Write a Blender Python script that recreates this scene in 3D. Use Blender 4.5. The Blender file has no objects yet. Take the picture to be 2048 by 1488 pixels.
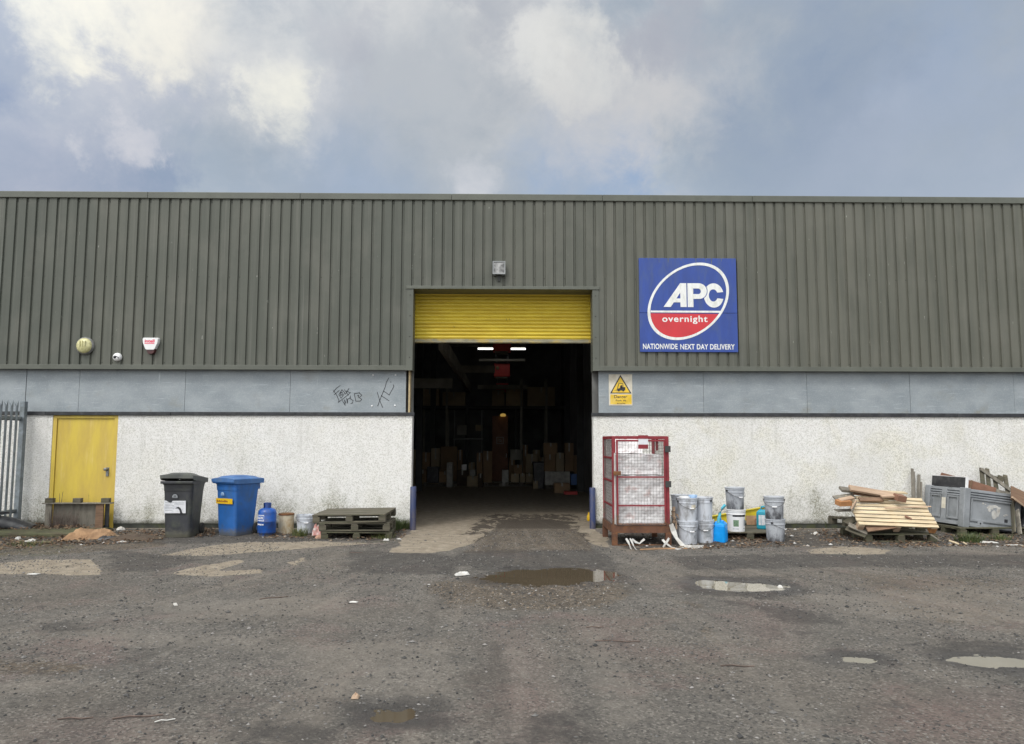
import bpy, math, random
import numpy as np
from mathutils import Matrix, Vector
R = math.radians
PI = math.pi
random.seed(7)
sc = bpy.context.scene
COL = sc.collection

# ------------------------------------------------------------------ camera
F, D, E = 1500.0, 14.65, 1.68           # focal length in px of a 2048 px wide frame, distance to wall, eye height
PITCH, YAW, ROLL = 0.09123, 0.01385, 0.00181
cp, sp, cy_, sy_ = math.cos(PITCH), math.sin(PITCH), math.cos(YAW), math.sin(YAW)
cf = Vector((sy_*cp, cy_*cp, sp)); cr0 = Vector((cy_, -sy_, 0)); cu0 = cr0.cross(cf)
cr = cr0*math.cos(ROLL) + cu0*math.sin(ROLL); cu = cu0*math.cos(ROLL) - cr0*math.sin(ROLL)
CPOS = Vector((0, -D, E))
cam = bpy.data.cameras.new("camera"); camo = bpy.data.objects.new("camera", cam); COL.objects.link(camo)
m = Matrix.Identity(4)
for i in range(3):
    m[i][0], m[i][1], m[i][2], m[i][3] = cr[i], cu[i], -cf[i], CPOS[i]
camo.matrix_world = m
cam.sensor_fit = 'HORIZONTAL'; cam.sensor_width = 36.0; cam.lens = F/2048*36
cam.clip_end = 2000; cam.clip_start = 0.05
sc.camera = camo

def ray(px, py):
    return (cr*((px-1024)/F) - cu*((py-744)/F) + cf)
def W(px, py, y=0.0):
    d = ray(px, py); t = (y+D)/d.y; p = CPOS + d*t
    return p.x, p.z
def G(px, py, z=0.0):
    d = ray(px, py); t = (z-E)/d.z; p = CPOS + d*t
    return p.x, p.y

# ------------------------------------------------------------------ object helpers
def link(o, parent=None):
    COL.objects.link(o)
    if parent is not None: o.parent = parent
    return o
def tag(o, label=None, cat=None, group=None, kind=None):
    if label: o['label'] = label
    if cat: o['category'] = cat
    if group: o['group'] = group
    if kind: o['kind'] = kind
    return o
def thing(name, label, cat, loc=(0, 0, 0), rotz=0.0, group=None, rot=None):
    o = bpy.data.objects.new(name, None); COL.objects.link(o)
    o.empty_display_size = .1
    o.location = loc; o.rotation_euler = rot if rot else (0, 0, rotz)
    return tag(o, label, cat, group)
def copy_tree(o, parent=None):
    c = o.copy(); COL.objects.link(c); c.parent = parent
    for ch in list(o.children): copy_tree(ch, c)
    return c

class MB:
    def __init__(s): s.v, s.f, s.sm, s.mi = [], [], [], []
    def add(s, vs, fs, M=None, smooth=False, mi=0):
        b = len(s.v)
        if M is not None: vs = [tuple(M @ Vector(v)) for v in vs]
        s.v += [tuple(v) for v in vs]
        for f in fs:
            s.f.append([i+b for i in f]); s.sm.append(smooth); s.mi.append(mi)
        return s
    def box(s, x0, x1, y0, y1, z0, z1, M=None, mi=0):
        vs = [(x0,y0,z0),(x1,y0,z0),(x1,y1,z0),(x0,y1,z0),(x0,y0,z1),(x1,y0,z1),(x1,y1,z1),(x0,y1,z1)]
        return s.add(vs, [(0,3,2,1),(4,5,6,7),(0,1,5,4),(1,2,6,5),(2,3,7,6),(3,0,4,7)], M, mi=mi)
    def cbox(s, c, size, M=None, mi=0):
        return s.box(c[0]-size[0]/2, c[0]+size[0]/2, c[1]-size[1]/2, c[1]+size[1]/2, c[2]-size[2]/2, c[2]+size[2]/2, M, mi)
    def loft(s, secs, M=None, cap0=True, cap1=True, smooth=False, closed=True, mi=0):
        n = len(secs[0]); vs = [p for q in secs for p in q]; fs = []
        for k in range(len(secs)-1):
            for i in range(n if closed else n-1):
                j = (i+1) % n
                fs.append((k*n+i, k*n+j, (k+1)*n+j, (k+1)*n+i))
        s.add(vs, fs, M, smooth, mi)
        if closed and cap0: s.add(secs[0], [tuple(range(n))[::-1]], M, False, mi)
        if closed and cap1: s.add(secs[-1], [tuple(range(n))], M, False, mi)
        return s
    def lathe(s, prof, seg=24, M=None, smooth=True, cap0=True, cap1=True, mi=0):
        secs = [[(r*math.cos(2*PI*i/seg), r*math.sin(2*PI*i/seg), z) for i in range(seg)] for r, z in prof]
        return s.loft(secs, M, cap0, cap1, smooth, mi=mi)
    def tube(s, pts, r, seg=6, M=None, smooth=True, mi=0):
        pts = [Vector(p) for p in pts]; secs = []
        for i, p in enumerate(pts):
            t = (pts[min(i+1, len(pts)-1)] - pts[max(i-1, 0)]).normalized()
            a = Vector((0, 0, 1)) if abs(t.z) < .9 else Vector((1, 0, 0))
            u = t.cross(a).normalized(); w = t.cross(u)
            rr = r[i] if isinstance(r, (list, tuple)) else r
            secs.append([tuple(p + u*(rr*math.cos(2*PI*k/seg)) + w*(rr*math.sin(2*PI*k/seg))) for k in range(seg)])
        return s.loft(secs, M, True, True, smooth, mi=mi)
    def bar(s, a, b, w, h, M=None, up=(0, 0, 1), mi=0):
        a, b = Vector(a), Vector(b); t = (b-a); L = t.length; t.normalize()
        u = t.cross(Vector(up)); 
        if u.length < 1e-4: u = t.cross(Vector((1, 0, 0)))
        u.normalize(); w2 = u.cross(t)
        m4 = Matrix.Identity(4)
        for i in range(3): m4[i][0], m4[i][1], m4[i][2], m4[i][3] = t[i], u[i], w2[i], a[i]
        if M is not None: m4 = M @ m4
        return s.box(0, L, -w/2, w/2, -h/2, h/2, m4, mi)
    def prism(s, poly, y0, y1, M=None, mi=0, smooth=False):
        """poly in (x,z), front at y0 (towards the viewer), back at y1"""
        a = sum(poly[i][0]*poly[(i+1) % len(poly)][1]-poly[(i+1) % len(poly)][0]*poly[i][1] for i in range(len(poly)))
        if a < 0: poly = poly[::-1]
        n = len(poly)
        vs = [(x, y0, z) for x, z in poly] + [(x, y1, z) for x, z in poly]
        fs = [tuple(range(n)), tuple(range(n, 2*n))[::-1]] + [(i, i+n, (i+1) % n+n, (i+1) % n) for i in range(n)]
        return s.add(vs, fs, M, mi=mi)
    def ring(s, outer, inner, y0, y1, M=None, closed=True, mi=0):
        n = len(outer); k = n if closed else n-1
        for i in range(k):
            j = (i+1) % n
            o0, o1, i0, i1 = outer[i], outer[j], inner[i], inner[j]
            vs = [(o0[0],y0,o0[1]),(o1[0],y0,o1[1]),(i1[0],y0,i1[1]),(i0[0],y0,i0[1]),
                  (o0[0],y1,o0[1]),(o1[0],y1,o1[1]),(i1[0],y1,i1[1]),(i0[0],y1,i0[1])]
            fs = [(3,2,1,0),(0,1,5,4),(2,3,7,6)]
            if not closed and i == 0: fs.append((0,4,7,3))
            if not closed and i == k-1: fs.append((1,2,6,5))
            s.add(vs, fs, M, mi=mi)
        return s
    def build(s, name, mat, parent=None, bevel=0, loc=None):
        me = bpy.data.meshes.new(name); me.from_pydata(s.v, [], s.f); 
        me.polygons.foreach_set('use_smooth', s.sm)
        mats = mat if isinstance(mat, (list, tuple)) else [mat]
        for q in mats: me.materials.append(q)
        if len(mats) > 1: me.polygons.foreach_set('material_index', s.mi)
        me.validate(); me.update()
        o = bpy.data.objects.new(name, me); link(o, parent)
        if loc: o.location = loc
        if bevel:
            b = o.modifiers.new('bevel', 'BEVEL'); b.width = bevel; b.segments = 2; b.limit_method = 'ANGLE'; b.angle_limit = R(40)
        return o

def rrect(w, d, r, z, n=4, cx=0, cy=0):
    pts = []
    for (sx, sy, a0) in ((1, 1, 0), (-1, 1, 90), (-1, -1, 180), (1, -1, 270)):
        for k in range(n+1):
            a = R(a0 + 90*k/n)
            pts.append((cx+sx*(w/2-r)+r*math.cos(a), cy+sy*(d/2-r)+r*math.sin(a), z))
    return pts
def T(x, y, z): return Matrix.Translation((x, y, z))
def RX(a): return Matrix.Rotation(R(a), 4, 'X')
def RY(a): return Matrix.Rotation(R(a), 4, 'Y')
def RZ(a): return Matrix.Rotation(R(a), 4, 'Z')

_dg = None
def text_mesh(name, txt, x0, x1, z0, z1, y, mat, parent, bold=.0, ext=.002, shear=0.0, space=1.0):
    """lettering fitted into the box x0..x1, z0..z1, facing -y, its back on y"""
    cu_ = bpy.data.curves.new('lettering', 'FONT'); cu_.body = txt; cu_.size = 1; cu_.offset = bold; cu_.extrude = .02; cu_.shear = shear; cu_.space_character = space
    cu_.resolution_u = 4
    o = bpy.data.objects.new('lettering', cu_); COL.objects.link(o)
    bpy.context.view_layer.update()
    dg = bpy.context.evaluated_depsgraph_get()
    me = bpy.data.meshes.new_from_object(o.evaluated_get(dg))
    bpy.data.objects.remove(o); bpy.data.curves.remove(cu_)
    n = len(me.vertices); c = np.empty(n*3); me.vertices.foreach_get('co', c); c = c.reshape(-1, 3)
    lo, hi = c.min(0), c.max(0)
    q = np.empty_like(c)
    q[:, 0] = x0 + (c[:, 0]-lo[0])/(hi[0]-lo[0])*(x1-x0)
    q[:, 2] = z0 + (c[:, 1]-lo[1])/(hi[1]-lo[1])*(z1-z0)
    q[:, 1] = y - ext*(c[:, 2]-lo[2])/max(hi[2]-lo[2], 1e-6)
    me.vertices.foreach_set('co', q.ravel()); me.materials.clear(); me.materials.append(mat); me.update()
    me.name = name
    return link(bpy.data.objects.new(name, me), parent)

# ------------------------------------------------------------------ materials
class N:
    def __init__(s, nt): s.t = nt
    def n(s, typ, **kw):
        d = s.t.nodes.new(typ)
        for k, v in kw.items(): setattr(d, k, v)
        return d
    def set(s, node, key, val):
        i = node.inputs[key]
        if isinstance(val, bpy.types.NodeSocket): s.t.links.new(val, i)
        elif val is not None:
            if i.type == 'RGBA' and not isinstance(val, (int, float)) and len(val) == 3: val = (*val, 1)
            if i.type == 'RGBA' and isinstance(val, (int, float)): val = (val, val, val, 1)
            i.default_value = val
    def noise(s, scale, detail=4, rough=.55, vec=None, dist=0, color=False):
        d = s.n('ShaderNodeTexNoise'); s.set(d, 'Scale', scale); s.set(d, 'Detail', detail); s.set(d, 'Roughness', rough); s.set(d, 'Distortion', dist)
        if vec is not None: s.set(d, 'Vector', vec)
        return d.outputs['Color' if color else 'Fac']
    def voro(s, scale, vec=None, feature='F1', out='Distance'):
        d = s.n('ShaderNodeTexVoronoi', feature=feature); s.set(d, 'Scale', scale)
        if vec is not None: s.set(d, 'Vector', vec)
        return d.outputs[out]
    def mr(s, v, a, b, c=0., d=1., smooth=True):
        q = s.n('ShaderNodeMapRange', interpolation_type='SMOOTHSTEP' if smooth else 'LINEAR')
        s.set(q, 'Value', v); s.set(q, 'From Min', a); s.set(q, 'From Max', b); s.set(q, 'To Min', c); s.set(q, 'To Max', d)
        return q.outputs['Result']
    def mix(s, fac, a, b, blend='MIX'):
        q = s.n('ShaderNodeMix', data_type='RGBA', blend_type=blend)
        s.set(q, 0, fac); s.set(q, 6, a); s.set(q, 7, b); return q.outputs[2]
    def math(s, op, a, b=None, clamp=False):
        q = s.n('ShaderNodeMath', operation=op, use_clamp=clamp); s.set(q, 0, a)
        if b is not None: s.set(q, 1, b)
        return q.outputs[0]
    def vmath(s, op, a, b=None):
        q = s.n('ShaderNodeVectorMath', operation=op); s.set(q, 0, a)
        if b is not None: s.set(q, 1, b)
        return q.outputs['Value' if op == 'DOT_PRODUCT' else 'Vector']
    def sep(s, v):
        q = s.n('ShaderNodeSeparateXYZ'); s.set(q, 0, v); return q.outputs
    def coord(s, which='Object'): return s.n('ShaderNodeTexCoord').outputs[which]
    def map(s, vec, scale=(1, 1, 1), loc=(0, 0, 0)):
        q = s.n('ShaderNodeMapping'); s.set(q, 'Vector', vec); s.set(q, 'Scale', scale); s.set(q, 'Location', loc); return q.outputs[0]
    def attr(s, name):
        return s.n('ShaderNodeAttribute', attribute_name=name).outputs['Fac']
    def rand(s): return s.n('ShaderNodeObjectInfo').outputs['Random']
    def bump(s, h, strength=.3, dist=.01, normal=None):
        q = s.n('ShaderNodeBump'); s.set(q, 'Height', h); s.set(q, 'Strength', strength); s.set(q, 'Distance', dist)
        if normal is not None: s.set(q, 'Normal', normal)
        return q.outputs[0]
def mat(name, fn):
    mt = bpy.data.materials.new(name); mt.use_nodes = True
    nt = mt.node_tree; b = nt.nodes['Principled BSDF']; k = N(nt)
    fn(k, b); return mt
def simple(name, col, rough=.6, metal=0., var=.25, vscale=3., dirt=None, damt=.5, dscale=5., bump=0., bscale=80., bdist=.004,
           stretch=(1, 1, 1), orand=.1, spec=.5, trans=0., splash=0., splashcol=(.12, .115, .085)):
    def fn(k, b):
        c = k.vmath('ADD', k.coord('Object'), k.math('MULTIPLY', k.rand(), 37.0))
        c = k.map(c, stretch)
        nz = k.noise(vscale, 6, .6, c)
        col_ = k.mix(k.mr(nz, .3, .7), tuple(x*(1-var) for x in col), tuple(min(x*(1+var), .95) for x in col))
        if orand:
            col_ = k.mix(k.math('MULTIPLY', k.rand(), orand*2), col_, tuple(x*.55 for x in col))
        if dirt is not None:
            dn = k.noise(dscale, 8, .65, c, .4)
            col_ = k.mix(k.math('MULTIPLY', k.mr(dn, .45, .68), damt), col_, dirt)
        if splash:
            zz = k.sep(k.coord('Object'))[2]; sn = k.noise(11, 8, .72, c)
            col_ = k.mix(k.math('MULTIPLY', k.mr(k.math('ADD', zz, k.math('MULTIPLY', sn, -.35)), splash-.12, -.17), .8), col_, splashcol)
        k.set(b, 'Base Color', col_); k.set(b, 'Metallic', metal); k.set(b, 'Specular IOR Level', spec)
        k.set(b, 'Roughness', k.mr(nz, .2, .8, max(rough-.1, 0), min(rough+.12, 1)))
        if trans:
            k.set(b, 'Transmission Weight', trans)
        if bump: k.set(b, 'Normal', k.bump(k.noise(bscale, 4, .6, c), bump, bdist))
    return mat(name, fn)

def srgb(r, g, b):
    f = lambda c: (c/255/12.92 if c/255 <= .04045 else ((c/255+.055)/1.055)**2.4)
    return (f(r), f(g), f(b))

# --- building materials
def _clad(k, b):
    c = k.coord('Object'); x, y, z = k.sep(c)
    sheet = k.math('FLOOR', k.math('DIVIDE', x, 1.0))
    wn = k.n('ShaderNodeTexWhiteNoise', noise_dimensions='1D'); k.set(wn, 'W', sheet)
    base = k.mix(wn.outputs['Value'], (.081, .090, .076), (.108, .113, .093))
    base = k.mix(k.mr(x, -9, 9), base, k.mix(.5, base, (.136, .132, .104)))
    st = k.noise(1.0, 6, .6, k.map(c, (9, 9, .5)))
    base = k.mix(k.math('MULTIPLY', k.mr(st, .38, .70), .5), base, (.068, .073, .060))
    st2 = k.noise(1.0, 5, .6, k.map(c, (1.2, 1.2, .9)))
    base = k.mix(k.math('MULTIPLY', k.mr(st2, .42, .72), .4), base, (.155, .152, .128))
    st3 = k.noise(1.0, 7, .7, k.map(c, (14, 1, .22), (8, 0, 3)))
    base = k.mix(k.math('MULTIPLY', k.mr(st3, .54, .70), .45), base, (.175, .172, .15))
    sc_ = k.noise(7.0, 3, .5, k.map(c, (3, 3, .8), (4, 2, 1)))
    base = k.mix(k.math('MULTIPLY', k.mr(sc_, .735, .77), .5), base, (.5, .5, .46))
    k.set(b, 'Base Color', base); k.set(b, 'Roughness', .55); k.set(b, 'Specular IOR Level', .35)
    k.set(b, 'Normal', k.bump(k.noise(2.6, 4, .55, c), .3, .02))
M_clad = mat('olive cladding', _clad)
M_flash = simple('olive flashing', (.110, .117, .096), .5, var=.15, vscale=1.5, dirt=(.06, .065, .05), damt=.4, dscale=3)
M_screw = simple('screw heads', (.05, .05, .042), .6)
def _band(k, b):
    c = k.coord('Object'); x, y, z = k.sep(c)
    n1 = k.noise(1.6, 8, .62, k.map(c, (1, 1, 1.6)))
    base = k.mix(k.mr(n1, .3, .7), (.228, .260, .280), (.322, .352, .370))
    sp2 = k.noise(60, 2, .6, c)
    base = k.mix(k.math('MULTIPLY', k.mr(sp2, .5, .7), .25), base, (.5, .53, .55))
    base = k.mix(k.mr(k.noise(45, 3, .6, c), .35, .7), base, k.mix(.2, base, (.24, .28, .31)))
    # scuffs: long sideways scrapes and bird-lime streaks
    s1 = k.noise(1, 8, .7, k.map(c, (2.2, 1, 26)))
    base = k.mix(k.math('MULTIPLY', k.mr(s1, .56, .70), .45), base, (.50, .55, .6))
    s2 = k.noise(1, 4, .5, k.map(c, (11, 1, .9), (3, 0, 0)))
    base = k.mix(k.math('MULTIPLY', k.mr(s2, .70, .78), .6), base, (.62, .67, .70))
    d = k.mr(k.noise(2.5, 6, .6, k.map(c, (1, 1, 1), (9, 2, 0))), .55, .75)
    low = k.mr(z, 2.42, 2.28)
    base = k.mix(k.math('MULTIPLY', k.math('ADD', k.math('MULTIPLY', d, .3), k.math('MULTIPLY', k.math('MULTIPLY', d, low), .6)), .9), base, (.22, .215, .17))
    k.set(b, 'Base Color', base); k.set(b, 'Roughness', .5); k.set(b, 'Metallic', .1)
    k.set(b, 'Normal', k.bump(k.noise(1.4, 3, .5, c), .12, .03))
M_band = mat('grey galvanised sheet', _band)
M_graf = simple('black marker', (.02, .02, .025), .5, var=.1, orand=0)
M_black = simple('black trim', (.022, .024, .028), .55, var=.4, vscale=4, dirt=(.12, .12, .12), damt=.25, dscale=8)
def _rough(k, b):
    c = k.coord('Object'); x, y, z = k.sep(c)
    vc = k.n('ShaderNodeTexVoronoi'); k.set(vc, 'Scale', 66.0); k.set(vc, 'Vector', c); k.set(vc, 'Randomness', 1.0)   # thrown pebbles
    g0 = k.noise(34, 6, .75, c)
    g = k.math('ADD', k.math('MULTIPLY', k.sep(vc.outputs['Color'])[0], .45), k.math('MULTIPLY', g0, .55))
    base = k.mix(k.mr(g, .26, .56), (.65, .64, .60), (.88, .87, .845))
    base = k.mix(k.math('MULTIPLY', k.mr(k.noise(.9, 5, .6, k.map(c, (1, 1, .7), (2, 5, 8))), .42, .66), .30), base, (.62, .61, .57))
    right = k.mr(x, 0.0, 3.5)
    tint = k.noise(1.1, 6, .65, c, .3)
    base = k.mix(k.math('MULTIPLY', k.mr(tint, .42, .72), k.mr(right, 0, 1, .15, .38, False)), base, k.mix(k.mr(g, .4, .6), (.46, .43, .27), (.80, .76, .58)))
    # algae and splashed dirt above the ground and a few stains under the sill
    al = k.noise(1.7, 8, .68, k.map(c, (1, 1, .6), (7, 3, 1)))
    low = k.mr(z, 1.25, .05)
    amt = k.math('MULTIPLY', k.mr(k.math('ADD', al, k.math('MULTIPLY', low, .27)), .60, .90), .85)
    base = k.mix(k.math('MULTIPLY', amt, k.mr(g, .35, .65, 1, .4)), base, (.23, .225, .15))
    sp_ = k.mr(k.noise(70, 3, .7, c), .60, .72)
    dr = k.noise(1.0, 6, .65, k.map(c, (7, 1, .5), (3, 0, 1)))
    base = k.mix(k.math('MULTIPLY', k.math('MULTIPLY', k.mr(dr, .52, .72), k.mr(z, .7, 2.1)), .35), base, (.42, .41, .36))
    spots = k.math('MULTIPLY', sp_, k.mr(k.noise(2.2, 5, .7, k.map(c, (1, 1, 1), (3, 9, 4))), .44, .66))
    base = k.mix(k.math('MULTIPLY', spots, .6), base, (.10, .10, .08))
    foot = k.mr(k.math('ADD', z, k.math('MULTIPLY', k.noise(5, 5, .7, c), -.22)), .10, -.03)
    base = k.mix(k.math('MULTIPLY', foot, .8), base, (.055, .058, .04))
    k.set(b, 'Base Color', base); k.set(b, 'Roughness', .95); k.set(b, 'Specular IOR Level', .1)
    k.set(b, 'Normal', k.bump(g, .8, .016, k.bump(g0, .5, .02)))
M_rough = mat('white roughcast', _rough)
M_plinth = simple('dark plinth', (.045, .048, .040), .9, var=.5, vscale=5, dirt=(.08, .09, .03), damt=.6, dscale=4, bump=.5, bscale=50)
def _ydoor(k, b):
    c = k.coord('Object')
    a = k.noise(1.0, 7, .65, k.map(c, (3.2, 3, .7)))
    base = k.mix(k.mr(a, .35, .68), (.54, .385, .085), (.66, .50, .075))
    f = k.noise(1.0, 6, .7, k.map(c, (7, 3, 1.1), (5, 1, 2)))
    base = k.mix(k.math('MULTIPLY', k.mr(f, .52, .75), .5), base, (.72, .57, .22))
    s = k.noise(1.2, 8, .75, k.map(c, (16, 3, 1.2), (2, 8, 4)))
    base = k.mix(k.math('MULTIPLY', k.mr(s, .66, .72), .7), base, (.10, .075, .04))
    k.set(b, 'Base Color', base); k.set(b, 'Roughness', .5)
    k.set(b, 'Normal', k.bump(a, .1, .01))
M_ydoor = mat('chalky yellow paint', _ydoor)
def _yshut(k, b):
    c = k.coord('Object')
    a = k.noise(1.0, 6, .6, k.map(c, (1.4, 1, 7)))
    base = k.mix(k.mr(a, .35, .7), (.58, .42, .035), (.70, .54, .05))
    s = k.noise(1.2, 8, .75, k.map(c, (3.5, 1, 14), (2, 8, 4)))
    base = k.mix(k.math('MULTIPLY', k.mr(s, .6, .72), .65), base, (.24, .17, .05))
    k.set(b, 'Base Color', base); k.set(b, 'Roughness', .42)
M_yshut = mat('yellow shutter paint', _yshut)
M_bottombar = simple('scraped steel bar', (.27, .25, .17), .5, var=.3, vscale=3, dirt=(.5, .35, .05), damt=.7, dscale=4, stretch=(1, 1, 3))
M_steel = simple('dull steel', (.30, .31, .31), .45, metal=.6, var=.2)
M_galv = simple('galvanised fence steel', (.21, .24, .26), .5, metal=.25, var=.3, vscale=5, dirt=(.08, .09, .08), damt=.5)
M_timber = simple('timber edge', (.42, .33, .19), .8, var=.3, vscale=4)
M_block = simple('painted blockwork', (.15, .15, .145), .9, var=.4, vscale=1.0, bump=.3, bscale=20)
M_dark = simple('dark steelwork', (.055, .058, .056), .7, var=.3)
M_beam = simple('roof beam grey', (.26, .25, .21), .6, var=.3, vscale=1.5)
M_roofin = simple('roof lining', (.10, .105, .105), .8, var=.3, vscale=1)
# --- generic
M_rubber = simple('black rubber', (.018, .018, .019), .75, var=.3, dirt=(.1, .09, .07), damt=.4, dscale=14)
M_binblack = simple('charcoal bin plastic', (.036, .038, .044), .5, var=.25, vscale=4, dirt=(.09, .10, .07), damt=.6, dscale=3, bump=.1, bscale=200, bdist=.001, splash=.14)
M_binblack_lid = simple('weathered bin lid', (.085, .09, .085), .6, var=.3, vscale=5, dirt=(.14, .15, .11), damt=.5, dscale=5)
M_binblue = simple('blue bin plastic', (.022, .125, .40), .45, var=.15, vscale=3, dirt=(.05, .085, .10), damt=.6, dscale=2.5, bump=.1, bscale=200, bdist=.001, splash=.14)
M_binblue_lid = simple('faded blue lid', (.060, .165, .40), .55, var=.2, vscale=4, dirt=(.12, .15, .17), damt=.45, dscale=4)
M_gas = simple('blue gas enamel', (.012, .085, .36), .35, var=.15, vscale=5, dirt=(.06, .05, .045), damt=.5, dscale=6, splash=.03)
M_white = simple('white print', (.78, .78, .78), .55, var=.05, orand=0)
M_paper = simple('white sticker', (.74, .75, .78), .5, var=.08, vscale=9, dirt=(.4, .42, .48), damt=.5, dscale=16)
M_print = simple('dark print', (.03, .03, .035), .6, var=.1, orand=0)
M_greyprint = simple('grey moulded print', (.30, .32, .34), .6, var=.2, vscale=30, orand=0)
M_bluegrey = simple('pale print', (.32, .47, .68), .6, var=.2, vscale=30, orand=0)
M_ystick = simple('yellow sticker', (.75, .47, .012), .5, var=.1, vscale=8)
M_redprint = simple('brown print', (.28, .10, .02), .6, orand=0)
M_drum = simple('cream drum paint', (.56, .50, .38), .55, var=.15, vscale=4, dirt=(.33, .20, .07), damt=.8, dscale=4, stretch=(1, 1, .6))
M_rust = simple('rust', (.19, .085, .035), .85, var=.45, vscale=8, dirt=(.07, .035, .02), damt=.6, dscale=12, bump=.3, bscale=120)
M_bucket = simple('white bucket plastic', (.60, .63, .68), .45, var=.1, vscale=5, dirt=(.16, .15, .14), damt=.75, dscale=6, stretch=(1, 1, .45), orand=.08, splash=.0)
def _soot(k, b):
    c = k.vmath('ADD', k.coord('Object'), k.math('MULTIPLY', k.rand(), 11.0)); z = k.sep(k.coord('Object'))[2]
    n1 = k.noise(7, 8, .7, k.map(c, (1, 1, .55)))
    base = k.mix(k.mr(n1, .3, .7), (.36, .38, .40), (.46, .48, .52))
    h = k.math('ADD', k.mr(z, .0, .34, .35, -.02, False), k.math('MULTIPLY', k.math('SUBTRACT', n1, .5), 1.1))
    base = k.mix(k.mr(h, .08, .42), base, (.055, .056, .062))
    sp_ = k.noise(40, 4, .7, c)
    base = k.mix(k.math('MULTIPLY', k.mr(sp_, .58, .7), .6), base, (.04, .04, .045))
    k.set(b, 'Base Color', base); k.set(b, 'Roughness', .55)
M_sooty = mat('sooty bucket plastic', _soot)
M_wire = simple('wire', (.12, .12, .12), .4, metal=.7, orand=0)
M_cyan = simple('bright blue plastic', (.0, .31, .83), .35, var=.1, vscale=8, dirt=(.0, .2, .55), damt=.4)
M_cyanpale = simple('pale blue tube', (.12, .52, .66), .35, var=.1)
M_teal = simple('teal plastic', (.012, .30, .42), .45, var=.15)
M_wood_old = simple('mossy grey wood', (.118, .104, .076), .9, var=.4, vscale=2.2, dirt=(.055, .062, .03), damt=.7, dscale=4, stretch=(1, 7, 7), bump=.4, bscale=30, orand=.25)
M_wood_grey = simple('weathered grey wood', (.22, .20, .165), .9, var=.35, vscale=2.2, dirt=(.09, .085, .07), damt=.6, dscale=4, stretch=(4, 4, 1), bump=.4, bscale=30, orand=.25)
M_wood_moss = simple('green damp wood', (.092, .084, .056), .95, var=.4, vscale=2.2, dirt=(.05, .062, .022), damt=.7, dscale=5, stretch=(1, 6, 6), bump=.4, bscale=30, orand=.2)
M_wood_new = simple('fresh pine', (.62, .51, .34), .75, var=.22, vscale=2.0, dirt=(.36, .26, .15), damt=.7, dscale=3, stretch=(1, 9, 9), bump=.2, bscale=40, orand=.1)
M_wood_brown = simple('brown broken wood', (.26, .16, .10), .85, var=.4, vscale=2.4, dirt=(.10, .06, .04), damt=.6, dscale=4, stretch=(1, 8, 8), bump=.3, bscale=40, orand=.4)
M_wood_pink = simple('planed wood', (.50, .36, .25), .8, var=.25, vscale=2.4, dirt=(.25, .15, .10), damt=.5, dscale=4, stretch=(1, 8, 8), orand=.3)
M_orange = simple('cut orange wood', (.42, .20, .08), .8, var=.25, vscale=6)
M_chip = simple('brown board', (.25, .13, .085), .75, var=.2, vscale=3, dirt=(.12, .06, .04), damt=.5, dscale=3)
M_card = simple('damp cardboard', (.36, .22, .12), .9, var=.25, vscale=4, dirt=(.19, .11, .06), damt=.7, dscale=5, bump=.3, bscale=40)
M_carddark = simple('dark sodden cardboard', (.085, .06, .042), .9, var=.4, vscale=5, dirt=(.05, .05, .03), damt=.6, bump=.4, bscale=40)
M_carton = simple('carton board', (.30, .20, .115), .85, var=.2, vscale=2, orand=.3)
M_cartonpale = simple('pale carton board', (.42, .34, .22), .85, var=.2, vscale=2, orand=.3)
M_blackplas = simple('black plastic', (.02, .021, .025), .35, var=.3, dirt=(.12, .12, .12), damt=.4, dscale=8)
M_greyplas = simple('grey pallet box plastic', (.265, .280, .295), .5, var=.14, vscale=2.5, dirt=(.13, .14, .14), damt=.5, dscale=3, orand=0)
M_greydark = simple('dark grey slots', (.075, .085, .10), .55, var=.2, orand=0)
def _red(k, b):
    c = k.coord('Object'); z = k.sep(c)[2]
    n1 = k.noise(6, 8, .7, c)
    base = k.mix(k.mr(n1, .3, .7), (.17, .017, .024), (.27, .025, .035))
    r = k.math('ADD', n1, k.mr(z, .75, .12, -.06, .35))
    base = k.mix(k.mr(r, .58, .72), base, k.mix(k.mr(k.noise(30, 4, .6, c), .4, .6), (.075, .038, .022), (.19, .085, .04)))
    ch = k.noise(16, 5, .7, k.map(c, (1, 1, .5), (3, 1, 2)))
    base = k.mix(k.math('MULTIPLY', k.mr(ch, .70, .75), .8), base, (.55, .50, .46))
    k.set(b, 'Base Color', base); k.set(b, 'Roughness', .55)
M_red = mat('chipped red paint', _red)
M_redrust = simple('rusty red base', (.12, .055, .032), .8, var=.4, vscale=6, dirt=(.22, .09, .03), damt=.6, dscale=7)
M_mesh = simple('mesh wire', (.17, .15, .14), .5, metal=.3, var=.4, vscale=20)
def _film(k, b):
    c = k.coord('Object')
    n1 = k.noise(5, 8, .7, c, .8)
    base = k.mix(k.mr(n1, .35, .65), (.76, .74, .74), (.90, .89, .89))
    d = k.noise(3.0, 8, .72, k.map(c, (1, 1, 1), (4, 2, 7)), .5)
    base = k.mix(k.math('MULTIPLY', k.mr(d, .57, .72), .75), base, (.16, .13, .115))
    p = k.noise(4.2, 6, .6, k.map(c, (1, 1, 1), (1, 6, 2)))
    base = k.mix(k.math('MULTIPLY', k.mr(p, .58, .70), .45), base, (.56, .30, .27))
    k.set(b, 'Base Color', base); k.set(b, 'Roughness', .38)
    k.set(b, 'Normal', k.bump(k.noise(14, 6, .7, c, 1.2), .35, .015))
M_film = mat('dirty white film', _film)
M_strap = simple('white plastic strip', (.56, .55, .52), .4, var=.15, vscale=8, dirt=(.3, .25, .2), damt=.5, dscale=7)
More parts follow.
